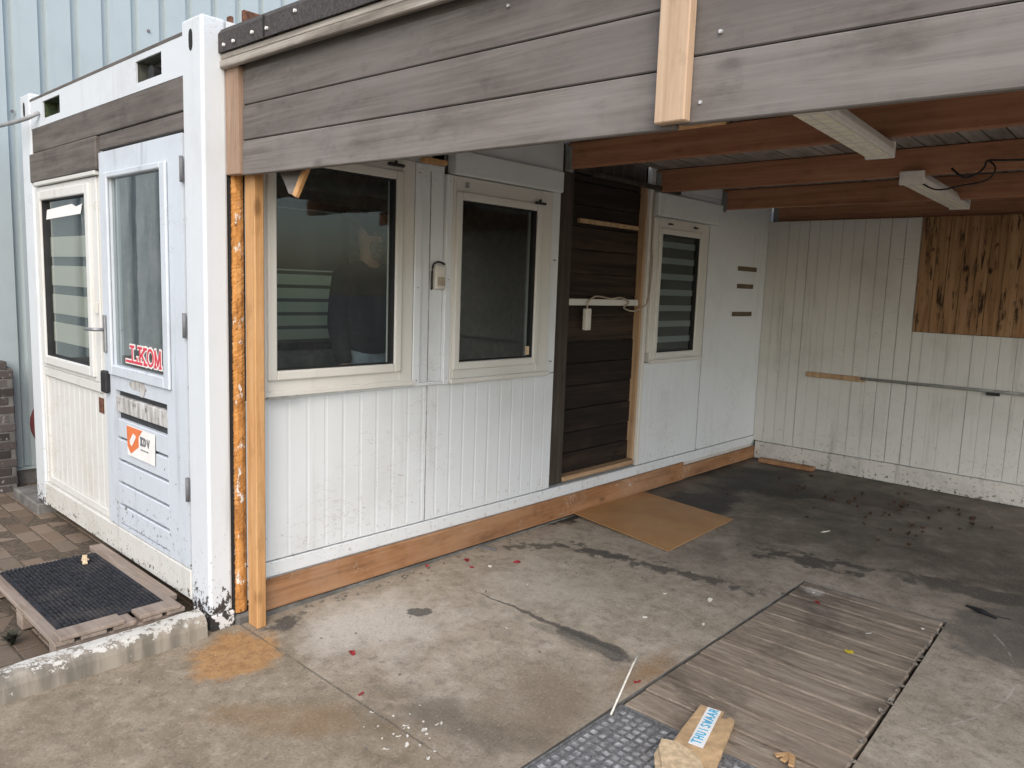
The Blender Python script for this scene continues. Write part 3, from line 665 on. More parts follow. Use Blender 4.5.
m = MB(wall_end); m.box(-2.28, -.187, .018, .163, -.1, .002); m.build('end_bottom_rail', M['rail'], ct, bevel=.006)

# the door
D0, D1, DZ0, DZ1 = -1.172, -.196, .17, 2.135
GX0, GX1, GZ0, GZ1 = -1.04, -.405, 1.045, 1.998
m = MB(wall_end)
m.box(D0, GX0, DZ0, DZ1, -.05, 0.); m.box(GX1, D1, DZ0, DZ1, -.05, 0.); m.box(GX0, GX1, GZ1, DZ1, -.05, 0.); m.box(GX0, GX1, .915, GZ0, -.05, 0.); m.box(GX0, GX1, DZ0, .19, -.05, 0.)
door = m.build('door', M['door'], ct, bevel=.0)
m = MB(wall_end); frame4(m, GX0-.045, GX1+.06, GZ0-.055, GZ1+.03, .045, .06, .055, .03, .001, .016); m.build('glazing_bead', M['door'], door, bevel=.005)
m = MB(wall_end); q = -.012; m.add([(GX0, GZ0, q), (GX1, GZ0, q), (GX1, GZ1, q), (GX0, GZ1, q)], [(0,1,2,3)]); m.build('pane', M['glassdoor'], door)
m = MB(wall_end); m.box(GX0, GX1, .19, .915, -.05, -.024); m.build('backing', M['slotdark'], door)
slots = [.900, .780, .660, .540, .418, .298, .19]
m = MB(wall_end); m2 = MB(wall_end)
for i in range(6):
    top = slots[i]-(.018 if i < 2 else .008); bot = slots[i+1]+(.018 if i < 1 else .005)
    (m2 if i == 0 else m).box(GX0+.004, GX1-.004, bot, top, -.03, -.002)
m.build('louvre_boards', M['door'], door, bevel=.004)
m2.build('peeled_board', M['peeled'], door, bevel=.004)
m = MB(wall_end)
for (c, w, h) in (((-.77, 1.0-.035), .075, .03), ((-.69, .958), .05, .042)):
    pts = [(c[0]+w*math.cos(2*math.pi*k/14)*R.uniform(.6, 1.2), c[1]+h*math.sin(2*math.pi*k/14)*R.uniform(.6, 1.2)) for k in range(14)]
    m.prism(pts, 2, .0005 if c[0] < -.7 else .001, .0025 if c[0] < -.7 else .003)
m.build('old_lock_patch', M['peeled'], door)
# handle
m = MB(wall_end); m.box(-1.160, -1.128, 1.10, 1.30, .001, .012); h = m.build('handle_plate', M['steel'], door, bevel=.004)
m = MB(); m.tube([(-1.144, -.01, 1.222), (-1.144, -.055, 1.222), (-1.16, -.062, 1.222), (-1.26, -.062, 1.219)], .009, 8); m.build('handle', M['steel'], door, smooth=True)
m = MB(wall_end); m.box(-1.168, -1.10, .885, 1.005, .001, .03); m.build('lock_box', M['rubber'], door, bevel=.01, seg=2)
for z in (1.98, 1.30, .55):
    m = MB(); m.tube([(-.189, -.008, z-.055), (-.189, -.008, z+.055)], .009, 8); m.build('hinge', M['ink'], door, smooth=True)

# lettering strokes: letters are lists of polylines in a unit box
FONT = {
 'L': [((0,0),(.95,0)), ((.28,0),(.28,1)), ((0,1),(.56,1)), ((.95,0),(.95,.3))],
 'K': [((.22,0),(.22,1)), ((0,0),(.45,0)), ((0,1),(.45,1)), ((.22,.42),(.85,1)), ((.42,.58),(.88,0)), ((.65,1),(1,1)), ((.65,0),(1.02,0))],
 'O': [((.5+.42*math.cos(a*math.pi/8), .5+.5*math.sin(a*math.pi/8)), (.5+.42*math.cos((a+1)*math.pi/8), .5+.5*math.sin((a+1)*math.pi/8))) for a in range(16)],
 'M': [((.12,0),(.12,1)), ((.88,0),(.88,1)), ((.12,1),(.5,.12)), ((.5,.12),(.88,1)), ((0,0),(.27,0)), ((.73,0),(1,0))],
 'D': [((.1,0),(.1,1)), ((.1,1),(.6,.92)), ((.6,.92),(.9,.5)), ((.9,.5),(.6,.08)), ((.6,.08),(.1,0))],
 'V': [((.05,1),(.5,0)), ((.5,0),(.95,1))],
 'T': [((0,1),(1,1)), ((.5,0),(.5,1))], 'H': [((.1,0),(.1,1)), ((.9,0),(.9,1)), ((.1,.5),(.9,.5))],
 'U': [((.1,1),(.1,.2)), ((.1,.2),(.35,0)), ((.35,0),(.65,0)), ((.65,0),(.9,.2)), ((.9,.2),(.9,1))],
 'I': [((.5,0),(.5,1))], 'S': [((.9,.9),(.3,1)), ((.3,1),(.1,.75)), ((.1,.75),(.9,.3)), ((.9,.3),(.7,0)), ((.7,0),(.1,.08))],
 'W': [((0,1),(.25,0)), ((.25,0),(.5,.8)), ((.5,.8),(.75,0)), ((.75,0),(1,1))],
 'A': [((0,0),(.5,1)), ((.5,1),(1,0)), ((.2,.35),(.8,.35))], 'R': [((.1,0),(.1,1)), ((.1,1),(.8,.9)), ((.8,.9),(.8,.55)), ((.8,.55),(.1,.48)), ((.4,.5),(.9,0))],
 '-': [((.0,0),(.9,0))],
}
def strokes(m, F, ch, x, y, w, h, sw, depth, ext=0.):
    """F(u, v, d) -> world; each stroke is a thin prism"""
    global _lay
    for (a, b) in FONT[ch]:
        A = Vector((x+a[0]*w, y+a[1]*h)); B = Vector((x+b[0]*w, y+b[1]*h)); d = (B-A).normalized(); nrm = Vector((-d.y, d.x))*sw/2
        A = A-d*(sw*.3+ext); B = B+d*(sw*.3+ext); _lay += 1; dd = depth+(_lay % 23)*.00004
        q = [A+nrm, A-nrm, B-nrm, B+nrm]
        m.add([F(p.x, p.y, depth-.0008) for p in q]+[F(p.x, p.y, dd) for p in q], [(0,1,2,3), (4,5,6,7), (0,1,5,4), (1,2,6,5), (2,3,7,6), (3,0,4,7)])
_lay = 0
Fd = lambda u, v, d: wall_end(u, v, d)
mw = MB(); mr = MB()
for ch, x, w in (('-', -.905, .06), ('L', -.848, .088), ('K', -.750, .104), ('O', -.645, .082), ('M', -.556, .076)):
    strokes(mw, Fd, ch, x, 1.078, w, .078, .026, -.0095, .004); strokes(mr, Fd, ch, x, 1.078, w, .078, .0125, -.0075)
mw.build('letter_outline', M['signwhite'], door); mr.build('lettering', M['red'], door)
# sticker
st = MB(wall_end); st.add([(-.885, .748, .0062), (-.54, .748, .0062), (-.548, .592, .0062), (-.88, .592, .0062), (-.885, .748, .004), (-.54, .748, .004), (-.548, .592, .004), (-.88, .592, .004)],
   [(0,1,2,3), (4,5,6,7), (0,1,5,4), (1,2,6,5), (2,3,7,6), (3,0,4,7)])
sk = st.build('sticker', M['signwhite'], door)
m = MB(wall_end); P = [(-.883, .745), (-.685, .745), (-.735, .705), (-.735, .655), (-.835, .605), (-.862, .625), (-.878, .64)]
m.prism(P, 2, .0065, .0072)
m2 = MB(wall_end); m2.prism([(-.845, .672), (-.80, .715), (-.765, .705), (-.775, .69), (-.82, .645), (-.842, .655)], 2, .0074, .008)
mk = MB()
for ch, x in (('K', -.712), ('D', -.672), ('V', -.632)): strokes(mk, Fd, ch, x, .672, .03, .036, .010, .0075)
for k in range(5): mk.box(-.712+k*.02, -.698+k*.02, -.0075, -.0068, .643, .65)
m.build('sticker_orange_field', M['orange'], door); m2.build('sticker_emblem', M['signwhite'], door); mk.build('sticker_text', M['ink'], door)

# footing and foam next to the corner
m = MB(); m.box(-.19, .018, .121, .215, -.2, -.03); struct('foundation_lump', m, M['plinth'], bevel=.012)
m = MB(); m.box(-.19, .002, .004, .12, -.2, -.002)
struct('foundation_block', m, M['footing'], bevel=.008)
m = MB(); m.box(-.06, .022, .215, 5.44, -.2, -.048); struct('foundation_strip', m, M['plinth'], bevel=.004)
m = MB(); N = 260; vs = []; fs = []
for i in range(N+1):
    z = -.02+1.98*i/N; a = .0012*math.sin(i*.21)+.001*math.sin(i*.53+1); b = R.uniform(-.0008, .0008)
    vs += [(-.03, .126, z), (-.004+b+a*.5, .126+R.uniform(-.002, .003), z), (.004+a+b, .140+R.uniform(-.003, .003), z), (.005+a-b, .160+R.uniform(-.003, .003), z), (-.002+b, .178, z), (-.03, .178, z)]
for i in range(N):
    for j in range(6): fs.append((i*6+j, i*6+(j+1) % 6, (i+1)*6+(j+1) % 6, (i+1)*6+j))
m.add(vs, fs)
tag(m.build('foam_strip', M['foam'], None), 'crumbling orange foam strip in the gap behind the yellow pine post', 'foam strip')
m = MB(); m.box(-.06, -.012, .108, .19, -.03, 2.4); m.build('gap_shade', M['dark'], ct)  # black strip paints the dark of the open gap by the post

# skirting planks
def skirt(y0, y1, z0, z1, x0, x1, label, dz=0):
    m = MB(); n = 14
    for i in range(n):
        pass
    m.add([(x0, y0, z0), (x1, y0, z0), (x1, y1, z0+dz), (x0, y1, z0+dz), (x0, y0, z1), (x1, y0, z1), (x1, y1, z1+dz), (x0, y1, z1+dz)],
          [(0,1,2,3), (4,5,6,7), (0,1,5,4), (1,2,6,5), (2,3,7,6), (3,0,4,7)])
    return tag(m.build('skirting_plank', M['skirt'], None, bevel=.004), label, 'plank', 'brown planks along the foot of the container')
skirt(.218, 4.075, -.04, .107, .009, .034, 'longer brown stained plank along the container foot, starting at the yellow post', .012)
skirt(4.078, 5.40, -.026, .085, .009, .030, 'shorter brown stained plank along the container foot, by the back corner')
m = MB(); m.obox((.40, 5.28, zf(5.2)+.022), (.50, .09, .035), Matrix.Rotation(.03, 3, 'Z')); tag(m.build('loose_plank', M['skirt'], None, bevel=.004), 'short brown plank lying on the floor against the white back wall', 'plank')

# ------------------------------------------------------------------ carport
cp = thing('carport', 'timber carport with weathered grey fascia boards and red brown beams', 'carport', (2.3, 2.8, -.05))
RX = 4.7
def ztop(y): return 2.443-.029*(y-2.39)
def sheared(m, x0, x1, zb0, zb1, h, y0, y1, h1=None):
    h1 = h if h1 is None else h1
    m.prism([(x0, zb0), (x1, zb1), (x1, zb1+h1), (x0, zb0+h)], 1, y0, y1)
def fz(x): return 1.952-.0185*x
# fascia boards left of the batten
for k, mm, yo in ((0, 'fascia', 0), (1, 'fasciadark', .003), (2, 'fasciadark', .006)):
    m = MB(); zb = k*.1425
    sheared(m, .104, 2.186, fz(.104)+zb, fz(2.186)+zb, .138, .12+yo, .143+yo); m.build('fascia_board', M[mm], cp, bevel=.003)
for k, mm in ((0, 'fascia'), (1, 'fasciadark'), (2, 'fasciadark')):
    m = MB(); a, b = 1.921+k*.154, 1.868+k*.15
    sheared(m, 2.192, RX, a, b, .150, .123+k*.003, .146+k*.003, .146); m.build('fascia_board', M[mm], cp, bevel=.003)
m = MB(); sheared(m, -.008, .100, 1.955, 1.953, .44, .105, .145); m.build('end_board', M['endboard'], cp, bevel=.003)
m = MB(); m.box(2.146, 2.228, .088, .119, 1.922, 2.40); m.build('batten', M['batten'], cp, bevel=.003)
m = MB(); m.box(2.15, 2.28, .15, .20, 1.925, 1.99); m.build('packing_block', M['post_wood'], cp, bevel=.003)
m = MB(); m.box(.104, RX, .131, .16, 2.27, 2.46); m.build('eaves_backing', M['fasciadark'], cp)
m = MB(); sheared(m, -.055, 2.9, 2.388, 2.335, .032, .078, .104); sheared(m, -.055, 2.9, 2.4225, 2.3695, .026, .084, .104); m.build('eaves_lath', M['lath'], cp, bevel=.004)
# roofing felt: apron and top sheet
m = MB(); q = []
n = 24
for i in range(n+1):
    x = -.06+(RX+.06)*i/n; q.append(x)
def apron(x): return 2.452-.018*x
for i in range(n):
    x0, x1 = q[i], q[i+1]
    j0, j1 = math.sin(i*1.7)*.003, math.sin((i+1)*1.7)*.003
    a0, a1 = apron(x0)-.004, apron(x1)-.004
    prof = lambda x, j, a: [(x, .072+j, a), (x, .072+j*.5, a+.075), (x, .09, a+.098), (x, .16, 2.535), (x, .17, 2.528), (x, .096, a+.09), (x, .079+j*.5, a+.072), (x, .079+j, a)]
    vs = prof(x0, j0, a0)+prof(x1, j1, a1); k = 8
    fs = [(a, (a+1) % k, k+(a+1) % k, k+a) for a in range(k)]
    if i == 0: fs.append(tuple(range(k)))
    if i == n-1: fs.append(tuple(range(2*k-1, k-1, -1)))
    m.add(vs, fs)
fe = m.build('felt_apron', M['felt'], cp)
m = MB(); m.box(.37, .378, .066, .0715, 2.445, 2.52); m.build('felt_seam', M['dark'], fe)
for (x, dz) in ((-.03, .015), (.06, .018), (.14, .02), (.29, .028), (.40, .024), (.60, .05), (.86, .052), (1.2, .03)):
    m = MB(); z = apron(x)+dz; m.tube([(x, .070, z), (x, .062, z)], .0065, 8); m.build('nail', M['signwhite'], fe)
m = MB(); m.prism([(.17, 2.512), (5.6, 2.365), (5.6, 2.375), (.17, 2.535)], 0, .006, RX); m.build('felt_roof', M['felt'], cp)
for (x, k) in ((1.62, 2.31), (2.29, 2.115), (2.25, 1.965)):
    m = MB(); m.tube([(x, .126, k), (x, .119, k)], .0045, 8); m.build('screw', M['galv'], cp)
# deck boards
m = MB(); x = .012
while x < RX-.1:
    m.prism([(.16, ztop(.16)+.004), (5.58, ztop(5.58)+.004), (5.58, ztop(5.58)+.022), (.16, ztop(.16)+.022)], 0, x, x+.103); x += .113
m.build('roof_deck', M['deck'], cp)
for i, y in enumerate((.22, 1.33, 2.39, 3.45, 4.475, 5.49)):
    m = MB(); t = ztop(y); m.box(.012, RX, y, y+.058, t-.158, t); m.build('beam', M['beam'], cp, bevel=.005)
    if i > 1:
        m = MB(); m.box(.002, .010, y-.012, y+.07, t-.175, t+.0); m.box(.010, .05, y-.004, y-.001, t-.165, t-.02); m.build('joist_hanger', M['conduit'], cp)
# posts on the far right (outside the photo)
for y in (.2, 2.4, 5.3):
    m = MB(); m.box(4.55, 4.62, y, y+.09, zf(y), ztop(y)-.16); m.build('post', M['sidewall'], cp, bevel=.004)
# yellow pine post at the container corner
m = MB(); m.box(.034, .116, .166, .212, zf(.18), 2.35); m.build('corner_post', M['post_wood'], cp, bevel=.004)
# bits hanging below the fascia
m = MB()
A = [Vector((.254, .19, 1.985)), Vector((.508, .21, 1.985)), Vector((.455, .16, 1.850)), Vector((.40, .16, 1.862)), Vector((.34, .175, 1.915))]
nrm = Vector((.3, .95, .1)).normalized()*.004
m.add([tuple(p) for p in A]+[tuple(p+nrm) for p in A], [(0,1,2,3,4), (9,8,7,6,5)]+[(i, (i+1) % 5, 5+(i+1) % 5, 5+i) for i in range(5)])
hb = thing('hanging_board', 'broken triangular scrap of grey board hanging below the fascia before the first window', 'board scrap', (.4, .19, 1.9))
m.build('board_face', M['fascia'], hb)
m = MB(); d = Vector((.508-.452, .03, 1.985-1.846)); c = Vector((.482, .172, 1.916))
zx = d.normalized(); xx = zx.cross(Vector((0, 1, 0))).normalized(); yy_ = zx.cross(xx)
m.obox(c, (.028, .02, d.length), Matrix((xx, yy_, zx)).transposed()); m.build('broken_edge', M['post_wood'], hb, bevel=.003)
m = MB(); m.box(.03, .085, 1.15, 1.30, 2.150, 2.175); tag(m.build('wood_block', M['post_wood'], None, bevel=.004), 'small pale wood block on the wall above the gap between the first windows', 'wood block')
# rusty bracket on the container corner
rb = thing('rusty_bracket', 'rusty iron bracket with a wood offcut on the container corner', 'bracket', (-.03, .2, 2.55))
m = MB(); m.box(-.10, .05, .16, .30, 2.56, 2.585); m.box(.03, .05, .16, .30, 2.585, 2.635); m.box(-.10, -.07, .16, .18, 2.585, 2.635); m.build('iron_plate', M['rust'], rb, bevel=.004)
m = MB(); m.box(-.04, .04, .14, .22, 2.53, 2.559); m.build('wood_offcut', M['post_wood'], rb, bevel=.004)
m = MB(); m.tube([(-.035, .07, 2.52), (-.035, .12, 2.52)], .03, 14); tag(m.build('rubber_roll', M['rubber'], None, smooth=False), 'small black rolled end of roofing felt against the container corner', 'felt roll')

# ------------------------------------------------------------------ back wall
YB = 5.40
bw = thing('back_wall', 'white painted plank wall closing the back of the carport', 'wall', (2.3, YB, zf(YB)))
x = .004; k = 0; mA = MB(); mP = MB()
PX0, PZ0 = 1.318, 1.27
while x < 4.6:
    w = R.choice([.088, .092, .096, .10, .112]); gp = R.choice([.0008, .001, .0015, .002, .004]); dy = R.uniform(-.0025, .0025)
    def pl(x0, x1, z0, z1):
        mA.box(x0, x1, YB+dy, YB+.02, z0, z1)
    if x+w > PX0 and x < 2.6:
        if x < PX0: pl(x, PX0-.004, .142, 2.20); 
        pl(max(x, PX0), x+w, .142, PZ0-.003)
    else: pl(x, x+w, .142, 2.20)
    x += w+gp
mA.build('plank_cladding', M['backwall'], bw, bevel=.0025)
x = PX0
while x < 2.58:
    w = R.choice([.085, .10, .12]); mP.box(x, x+w, YB-.006+R.uniform(-.003, .002), YB+.02, PZ0, 2.20); x += w+.002
plabel(mP.build('unpainted_boards', M['patch'], bw, bevel=.002), 'knotty brown unpainted boards streaked with black mould')
m = MB(); m.box(.004, 4.6, YB+.024, YB+.04, .0, 2.195); m.build('backing', M['dark'], bw)
m = MB(); m.box(.035, 4.6, YB-.02, YB+.02, zf(YB)+.005, .138); m.build('base_board', M['baseboard'], bw, bevel=.004)
m = MB(); m.box(.47, .985, YB-.022, YB-.004, .807, .852); m.build('wood_strip', M['trimwood'], bw, bevel=.004)
m = MB(); m.tube([(.95, YB-.02, .838), (1.6, YB-.02, .842), (4.4, YB-.02, .86)], .013, 10); m.build('conduit', M['conduit'], bw, smooth=True)
m = MB(); m.box(1.9, 1.99, YB-.036, YB-.004, .81, .835); m.build('conduit_clip', M['rubber'], bw, bevel=.003)

# ------------------------------------------------------------------ ceiling lights
def luminaire(x, y0, y1, yaw, label):
    z = 2.2; t = thing('ceiling_light', label, 'ceiling light', (x, (y0+y1)/2, z), 'strip lights under the carport beams'); t.rotation_euler = (0, 0, yaw)
    L = (y1-y0)/2; c = Vector((x, (y0+y1)/2, z))
    m = MB(); m.prism([(c.x-.062, z+.004), (c.x+.062, z+.004), (c.x+.068, z+.03), (c.x+.045, z+.075), (c.x-.045, z+.075), (c.x-.068, z+.03)], 1, c.y-L, c.y+L)
    m.build('housing', M['lamp'], t, bevel=.004)
    m = MB(); m.box(c.x-.048, c.x+.048, c.y-L+.03, c.y+L-.03, z-.004, z+.003); m.build('diffuser', M['diff'], t)
    m = MB(); k = c.y-L+.03
    while k < c.y+L-.03: m.box(c.x-.047, c.x+.047, k-.002, k+.002, z-.0065, z-.0045); k += .09
    m.box(c.x-.002, c.x+.002, c.y-L+.03, c.y+L-.03, z-.0068, z-.0047)
    m.build('louvre', M['lamp'], t)
    for s in (-1, 1):
        m = MB(); m.box(c.x-.066, c.x+.066, c.y+s*L-.012, c.y+s*L+.012, z-.006, z+.072); m.build('end_cap', M['lamp'], t, bevel=.004)
luminaire(1.955, .98, 2.44, .075, 'nearer white strip light, its end cut off by the grey fascia')
luminaire(1.735, 3.40, 4.86, .055, 'farther white strip light, hanging near the white back wall')
m = MB(); m.tube([(1.98, 3.40, 2.27), (2.02, 3.36, 2.235), (2.06, 3.37, 2.21), (2.12, 3.38, 2.235), (2.14, 3.41, 2.27), (2.16, 3.40, 2.30), (2.3, 3.39, 2.29), (3.0, 3.40, 2.27), (4.5, 3.40, 2.27)], .006, 6)
m.tube([(2.16, 3.40, 2.30), (2.2, 3.37, 2.25), (2.17, 3.36, 2.19), (2.05, 3.37, 2.17), (1.9, 3.40, 2.16), (1.75, 3.43, 2.26)], .005, 6)
tag(m.build('black_cable', M['cableblack'], None, smooth=True), 'black cable looping between the strip lights along the beam', 'cable')

# ------------------------------------------------------------------ small things on the wall
el = thing('extension_lead', 'cream power strip hanging by its cable from the rail on the boarded doorway', 'extension lead', (-.02, 2.7, 1.24))
m = MB(wall_a); m.box(2.675, 2.735, 1.243, 1.392, -.029, .004); m.build('socket_block', M['plastic'], el, bevel=.006, seg=2)
m = MB(); m.tube([(-.015, 2.705, 1.39), (-.01, 2.71, 1.44), (-.005, 2.78, 1.475), (-.012, 2.9, 1.47), (-.02, 3.0, 1.462), (-.012, 3.1, 1.47), (-.01, 3.2, 1.44), (-.02, 3.15, 1.40), (-.018, 3.24, 1.375), (-.015, 3.33, 1.385), (.02, 3.40, 1.45), (.03, 3.42, 1.7), (.02, 3.41, 2.0), (.02, 3.41, 2.24)], .006, 7); m.build('cable', M['cablecream'], el, smooth=True)
ob = thing('wall_socket', 'old cream socket box with a black wire on the wall between two windows', 'socket box', (.0, 1.31, 1.5))
m = MB(wall_a); m.box(1.278, 1.348, 1.495, 1.625, .002, .035); m.build('box', M['plastic'], ob, bevel=.008, seg=2)
m = MB(wall_a); m.box(1.288, 1.338, 1.515, 1.56, .036, .04); m.build('flap', M['cablecream'], ob, bevel=.003)
m = MB(); m.tube([(.025, 1.345, 1.632), (.028, 1.32, 1.640), (.024, 1.285, 1.640), (.014, 1.268, 1.61), (.010, 1.268, 1.49)], .0055, 7); m.build('wire', M['cableblack'], ob, smooth=True)
m = MB(); m.tube([(-2.1, .0, 2.45), (-2.18, -.06, 2.41), (-2.5, -.12, 2.395), (-3.1, -.2, 2.40), (-4.2, -.3, 2.44)], .013, 8); tag(m.build('grey_cable', M['cablegrey'], None, smooth=True), 'grey cable entering the left pocket of the container top rail', 'cable')

# ------------------------------------------------------------------ blue building, brick pillar
bb = thing('corrugated_building', 'tall pale blue building of corrugated sheet behind the container', 'building', (-3.4, 3, 0))
m = MB(); y = -6.0; prof = []
while y < 14:
    prof += [(-3.2, y), (-3.2, y+.155), (-3.238, y+.168), (-3.238, y+.200)]; y += .213
poly = prof+[(-3.3, y), (-3.3, -6.0)]
m.prism(poly, 2, .07, 9.0); m.build('sheet_wall', M['blue'], bb)
m = MB(); m.box(-3.3, -3.19, -6, 14, .05, .068); m.build('drip_flashing', M['blue'], bb)
m = MB(); m.box(-3.3, -3.215, -6, 14, -.3, .049); m.build('plinth', M['plinth'], bb)
m = MB(); m.box(-9, -3.31, -6, 14, -.3, 8.9); m.build('building_core', M['blue'], bb)
for k in range(5):
    m = MB(); yy2, zz = [(.15, 2.62), (.52, 2.52), (.86, 2.47), (1.5, 3.2), (1.1, 3.4)][k]; m.tube([(-3.2, yy2, zz), (-3.19, yy2, zz)], .012, 8); m.build('bolt', M['ink'], bb)
m = MB(); z = -.08; r_ = 0
while z < .84:
    for i in range(8):
        y0 = -1.7+i*.215+(.1 if r_ % 2 else 0)
        y1 = min(y0+.206, .048)
        if y1-y0 > .03: m.box(-3.185+R.uniform(-.004, .004), -3.07+R.uniform(-.004, .004), y0, y1, z, z+.056)
    z += .064; r_ += 1
bp = thing('brick_wall', 'low dark brick wall before the blue building at the left edge', 'wall', (-3.12, -.8, -.08))
m.build('brickwork', M['wallbrick'], bp, bevel=.004)
m = MB(); m.box(-3.18, -3.075, -1.6, .04, -.08, .825); m.build('mortar', M['plinth'], bp)
m = MB(); m.box(-2.9, -2.36, -.03, .35, -.085, .0); tag(m.build('support_slab', M['plinth'], None, bevel=.01), 'grey concrete slab under the rear left corner of the container', 'slab')
m = MB(); m.obox((-2.2, .25, -.035), (.1, .3, .09), Matrix.Identity(3)); tag(m.build('support_block', M['pallet'], None, bevel=.006), 'wood block holding up the container end below the bottom rail', 'block')
rr_ = thing('hose_reel', 'faded red rounded reel peeking out behind the container on the blue wall', 'hose reel', (-3.0, .40, .4))
m = MB(); m.tube([(-3.18, .40, .39), (-3.02, .40, .39)], .235, 28); m.build('drum', M['redplastic'], rr_)
m = MB(); m.tube([(-3.02, .40, .39), (-3.0, .40, .39)], .09, 20); m.build('hub', M['rubber'], rr_)

# ------------------------------------------------------------------ pallet and mat
pt = thing('pallet', 'low weathered wooden pallet used as a step before the blue-white door', 'pallet', (-.57, -.34, -.075))
X0, X1, Y0, Y1, ZT = -1.10, -.095, -.60, -.07, .038
m = MB()
for (a, b) in ((Y0, Y0+.075), (Y0+.10, Y0+.2), (Y0+.225, Y0+.32), (Y0+.345, Y0+.43), (Y0+.45, Y1)):
    q = MB(); q.box(X0+R.uniform(0, .02), X1, a, b, ZT-.02, ZT); q.build('slat', M['pallet'], pt, bevel=.003)
for xx in (X0+.01, (X0+X1)/2-.04, X1-.09):
    q = MB(); q.box(xx, xx+.08, Y0+.005, Y1-.005, ZT-.04, ZT-.021); q.build('stringer', M['pallet'], pt, bevel=.003)
    for yy in (Y0+.005, (Y0+Y1)/2-.05, Y1-.105):
        q = MB(); q.box(xx, xx+.08, yy, yy+.1, zf(yy)+.012, ZT-.041); q.build('block', M['pallet'], pt, bevel=.004)
q = MB(); q.box(-.185, X1+.005, Y0+.02, Y0+.27, ZT+.001, ZT+.018); q.build('edge_slat', M['pallet'], pt, bevel=.003)
q = MB(); q.box(-.185, X1+.005, Y0+.33, Y1-.02, ZT+.001, ZT+.018); q.build('edge_slat', M['pallet'], pt, bevel=.003)
# ribbed mat
m = MB(); mx0, mx1, my0, my1 = -1.06, -.195, -.555, -.12
m.box(mx0, mx1, my0, my1, ZT+.001, ZT+.007)
y = my0+.008
while y < my1-.014:
    x = mx0+.006
    while x < mx1-.03:
        l = R.uniform(.03, .06); m.box(x, min(x+l, mx1-.005), y, y+.011, ZT+.006, ZT+.011+R.uniform(0, .004)); x += l+.006
    y += .0175
tag(m.build('doormat', M['mat'], None), 'dark grey ribbed doormat lying on the wooden pallet', 'doormat')
m = MB(); m.box(-1.22, -.27, -.095, -.03, .005, .034); tag(m.build('grey_board', M['pallet'], None, bevel=.003), 'grey board lying between the doormat and the container bottom rail', 'board')
m = MB()
for k in range(4):
    m.obox((-.92+R.uniform(-.03, .03), -.215+R.uniform(-.012, .012), ZT+.02+k*.004), (R.uniform(.03, .07), .022, .006), Matrix.Rotation(R.uniform(-.6, .6), 3, 'Z') @ Matrix.Rotation(R.uniform(-.3, .3), 3, 'Y'))
tag(m.build('paper_scrap', M['cardpale'], None), 'crumpled cream scrap of paper on the dark doormat', 'paper scrap')

# ------------------------------------------------------------------ things on the carport floor
m = MB(); P = [(-.012, 2.60), (.0, 3.47), (.835, 3.385), (.868, 2.475)]
zz = [.028, .018, .004, .004]; n = len(P); top = []; bot = []
G = 8; vs = []; idx = {}
for i in range(G+1):
    for j in range(G+1):
        u, v = i/G, j/G
        x = (P[0][0]*(1-u)+P[3][0]*u)*(1-v)+(P[1][0]*(1-u)+P[2][0]*u)*v
        y = (P[0][1]*(1-u)+P[3][1]*u)*(1-v)+(P[1][1]*(1-u)+P[2][1]*u)*v
        z = zf(y)+((zz[0]*(1-u)+zz[3]*u)*(1-v)+(zz[1]*(1-u)+zz[2]*u)*v)+.004*math.sin(math.pi*v)*math.sin(math.pi*u)
        vs.append((x, y, z))
k = (G+1)**2; fs = []
for i in range(G):
    for j in range(G):
        a = i*(G+1)+j; fs += [(a, a+1, a+G+2, a+G+1), (k+a, k+a+G+1, k+a+G+2, k+a+1)]
for i in range(G):
    a = i*(G+1); fs += [(a, a+G+1, k+a+G+1, k+a)]; a = i*(G+1)+G; fs += [(a, k+a, k+a+G+1, a+G+1)]
    a = i; fs += [(a, k+a, k+a+1, a+1)]; a = G*(G+1)+i; fs += [(a, a+1, k+a+1, k+a)]
m.add(vs+[(x, y, z+.005) for x, y, z in vs], fs)
tag(m.build('board_sheet', M['sheet'], None), 'flat orange brown fibreboard sheet lying on the floor before the boarded doorway', 'board sheet')

# crushed cardboard with label
cb = thing('cardboard_piece', 'torn crushed cardboard box with a white label lying on the grate', 'cardboard', (2.0, .8, zf(.8)))
ax = Vector((2.035-1.955, .70-1.03, 0)).normalized(); pxv = Vector((-ax.y, ax.x, 0))   # pxv points to +x side
pxv = pxv if pxv.x > 0 else -pxv
org = Vector((1.893, 1.03, zf(.9)+.004))
def C(a, b, z): return tuple(org+ax*a+pxv*b+Vector((0, 0, z)))    # a toward viewer, b to the right
def slab(outline, zt, th, name, mat, par):
    m = MB(); n = len(outline)
    m.add([C(a, b, z) for a, b, z in outline]+[C(a, b, z-th) for a, b, z in outline], [tuple(range(n)), tuple(range(2*n-1, n-1, -1))]+[(i, (i+1) % n, n+(i+1) % n, n+i) for i in range(n)])
    return m.build(name, mat, par)
slab([(0, .0, .022), (.0, .088, .022), (.045, .085, .021), (.048, .105, .020), (.02, .118, .018), (.03, .135, .016), (.40, .152, .018), (.40, -.02, .022), (.2, -.012, .026)], 0, .018, 'box_body', M['card'], cb)
slab([(.315, -.03, .036), (.305, .0, .034), (.312, .03, .030), (.325, .06, .029), (.345, .09, .027), (.385, .115, .026), (.47, .135, .025), (.47, .0, .032), (.37, -.045, .036), (.33, -.048, .042)], 0, .005, 'torn_flap', M['cardpale'], cb)
slab([(.34, -.05, .024), (.35, -.02, .026), (.48, .03, .030), (.48, -.02, .026), (.40, -.05, .022)], 0, .006, 'torn_flap', M['cardpale'], cb)
slab([(.004, .028, .0238), (.008, .080, .0238), (.285, .086, .0268), (.28, .032, .0268)], 0, .0012, 'label', M['label'], cb)
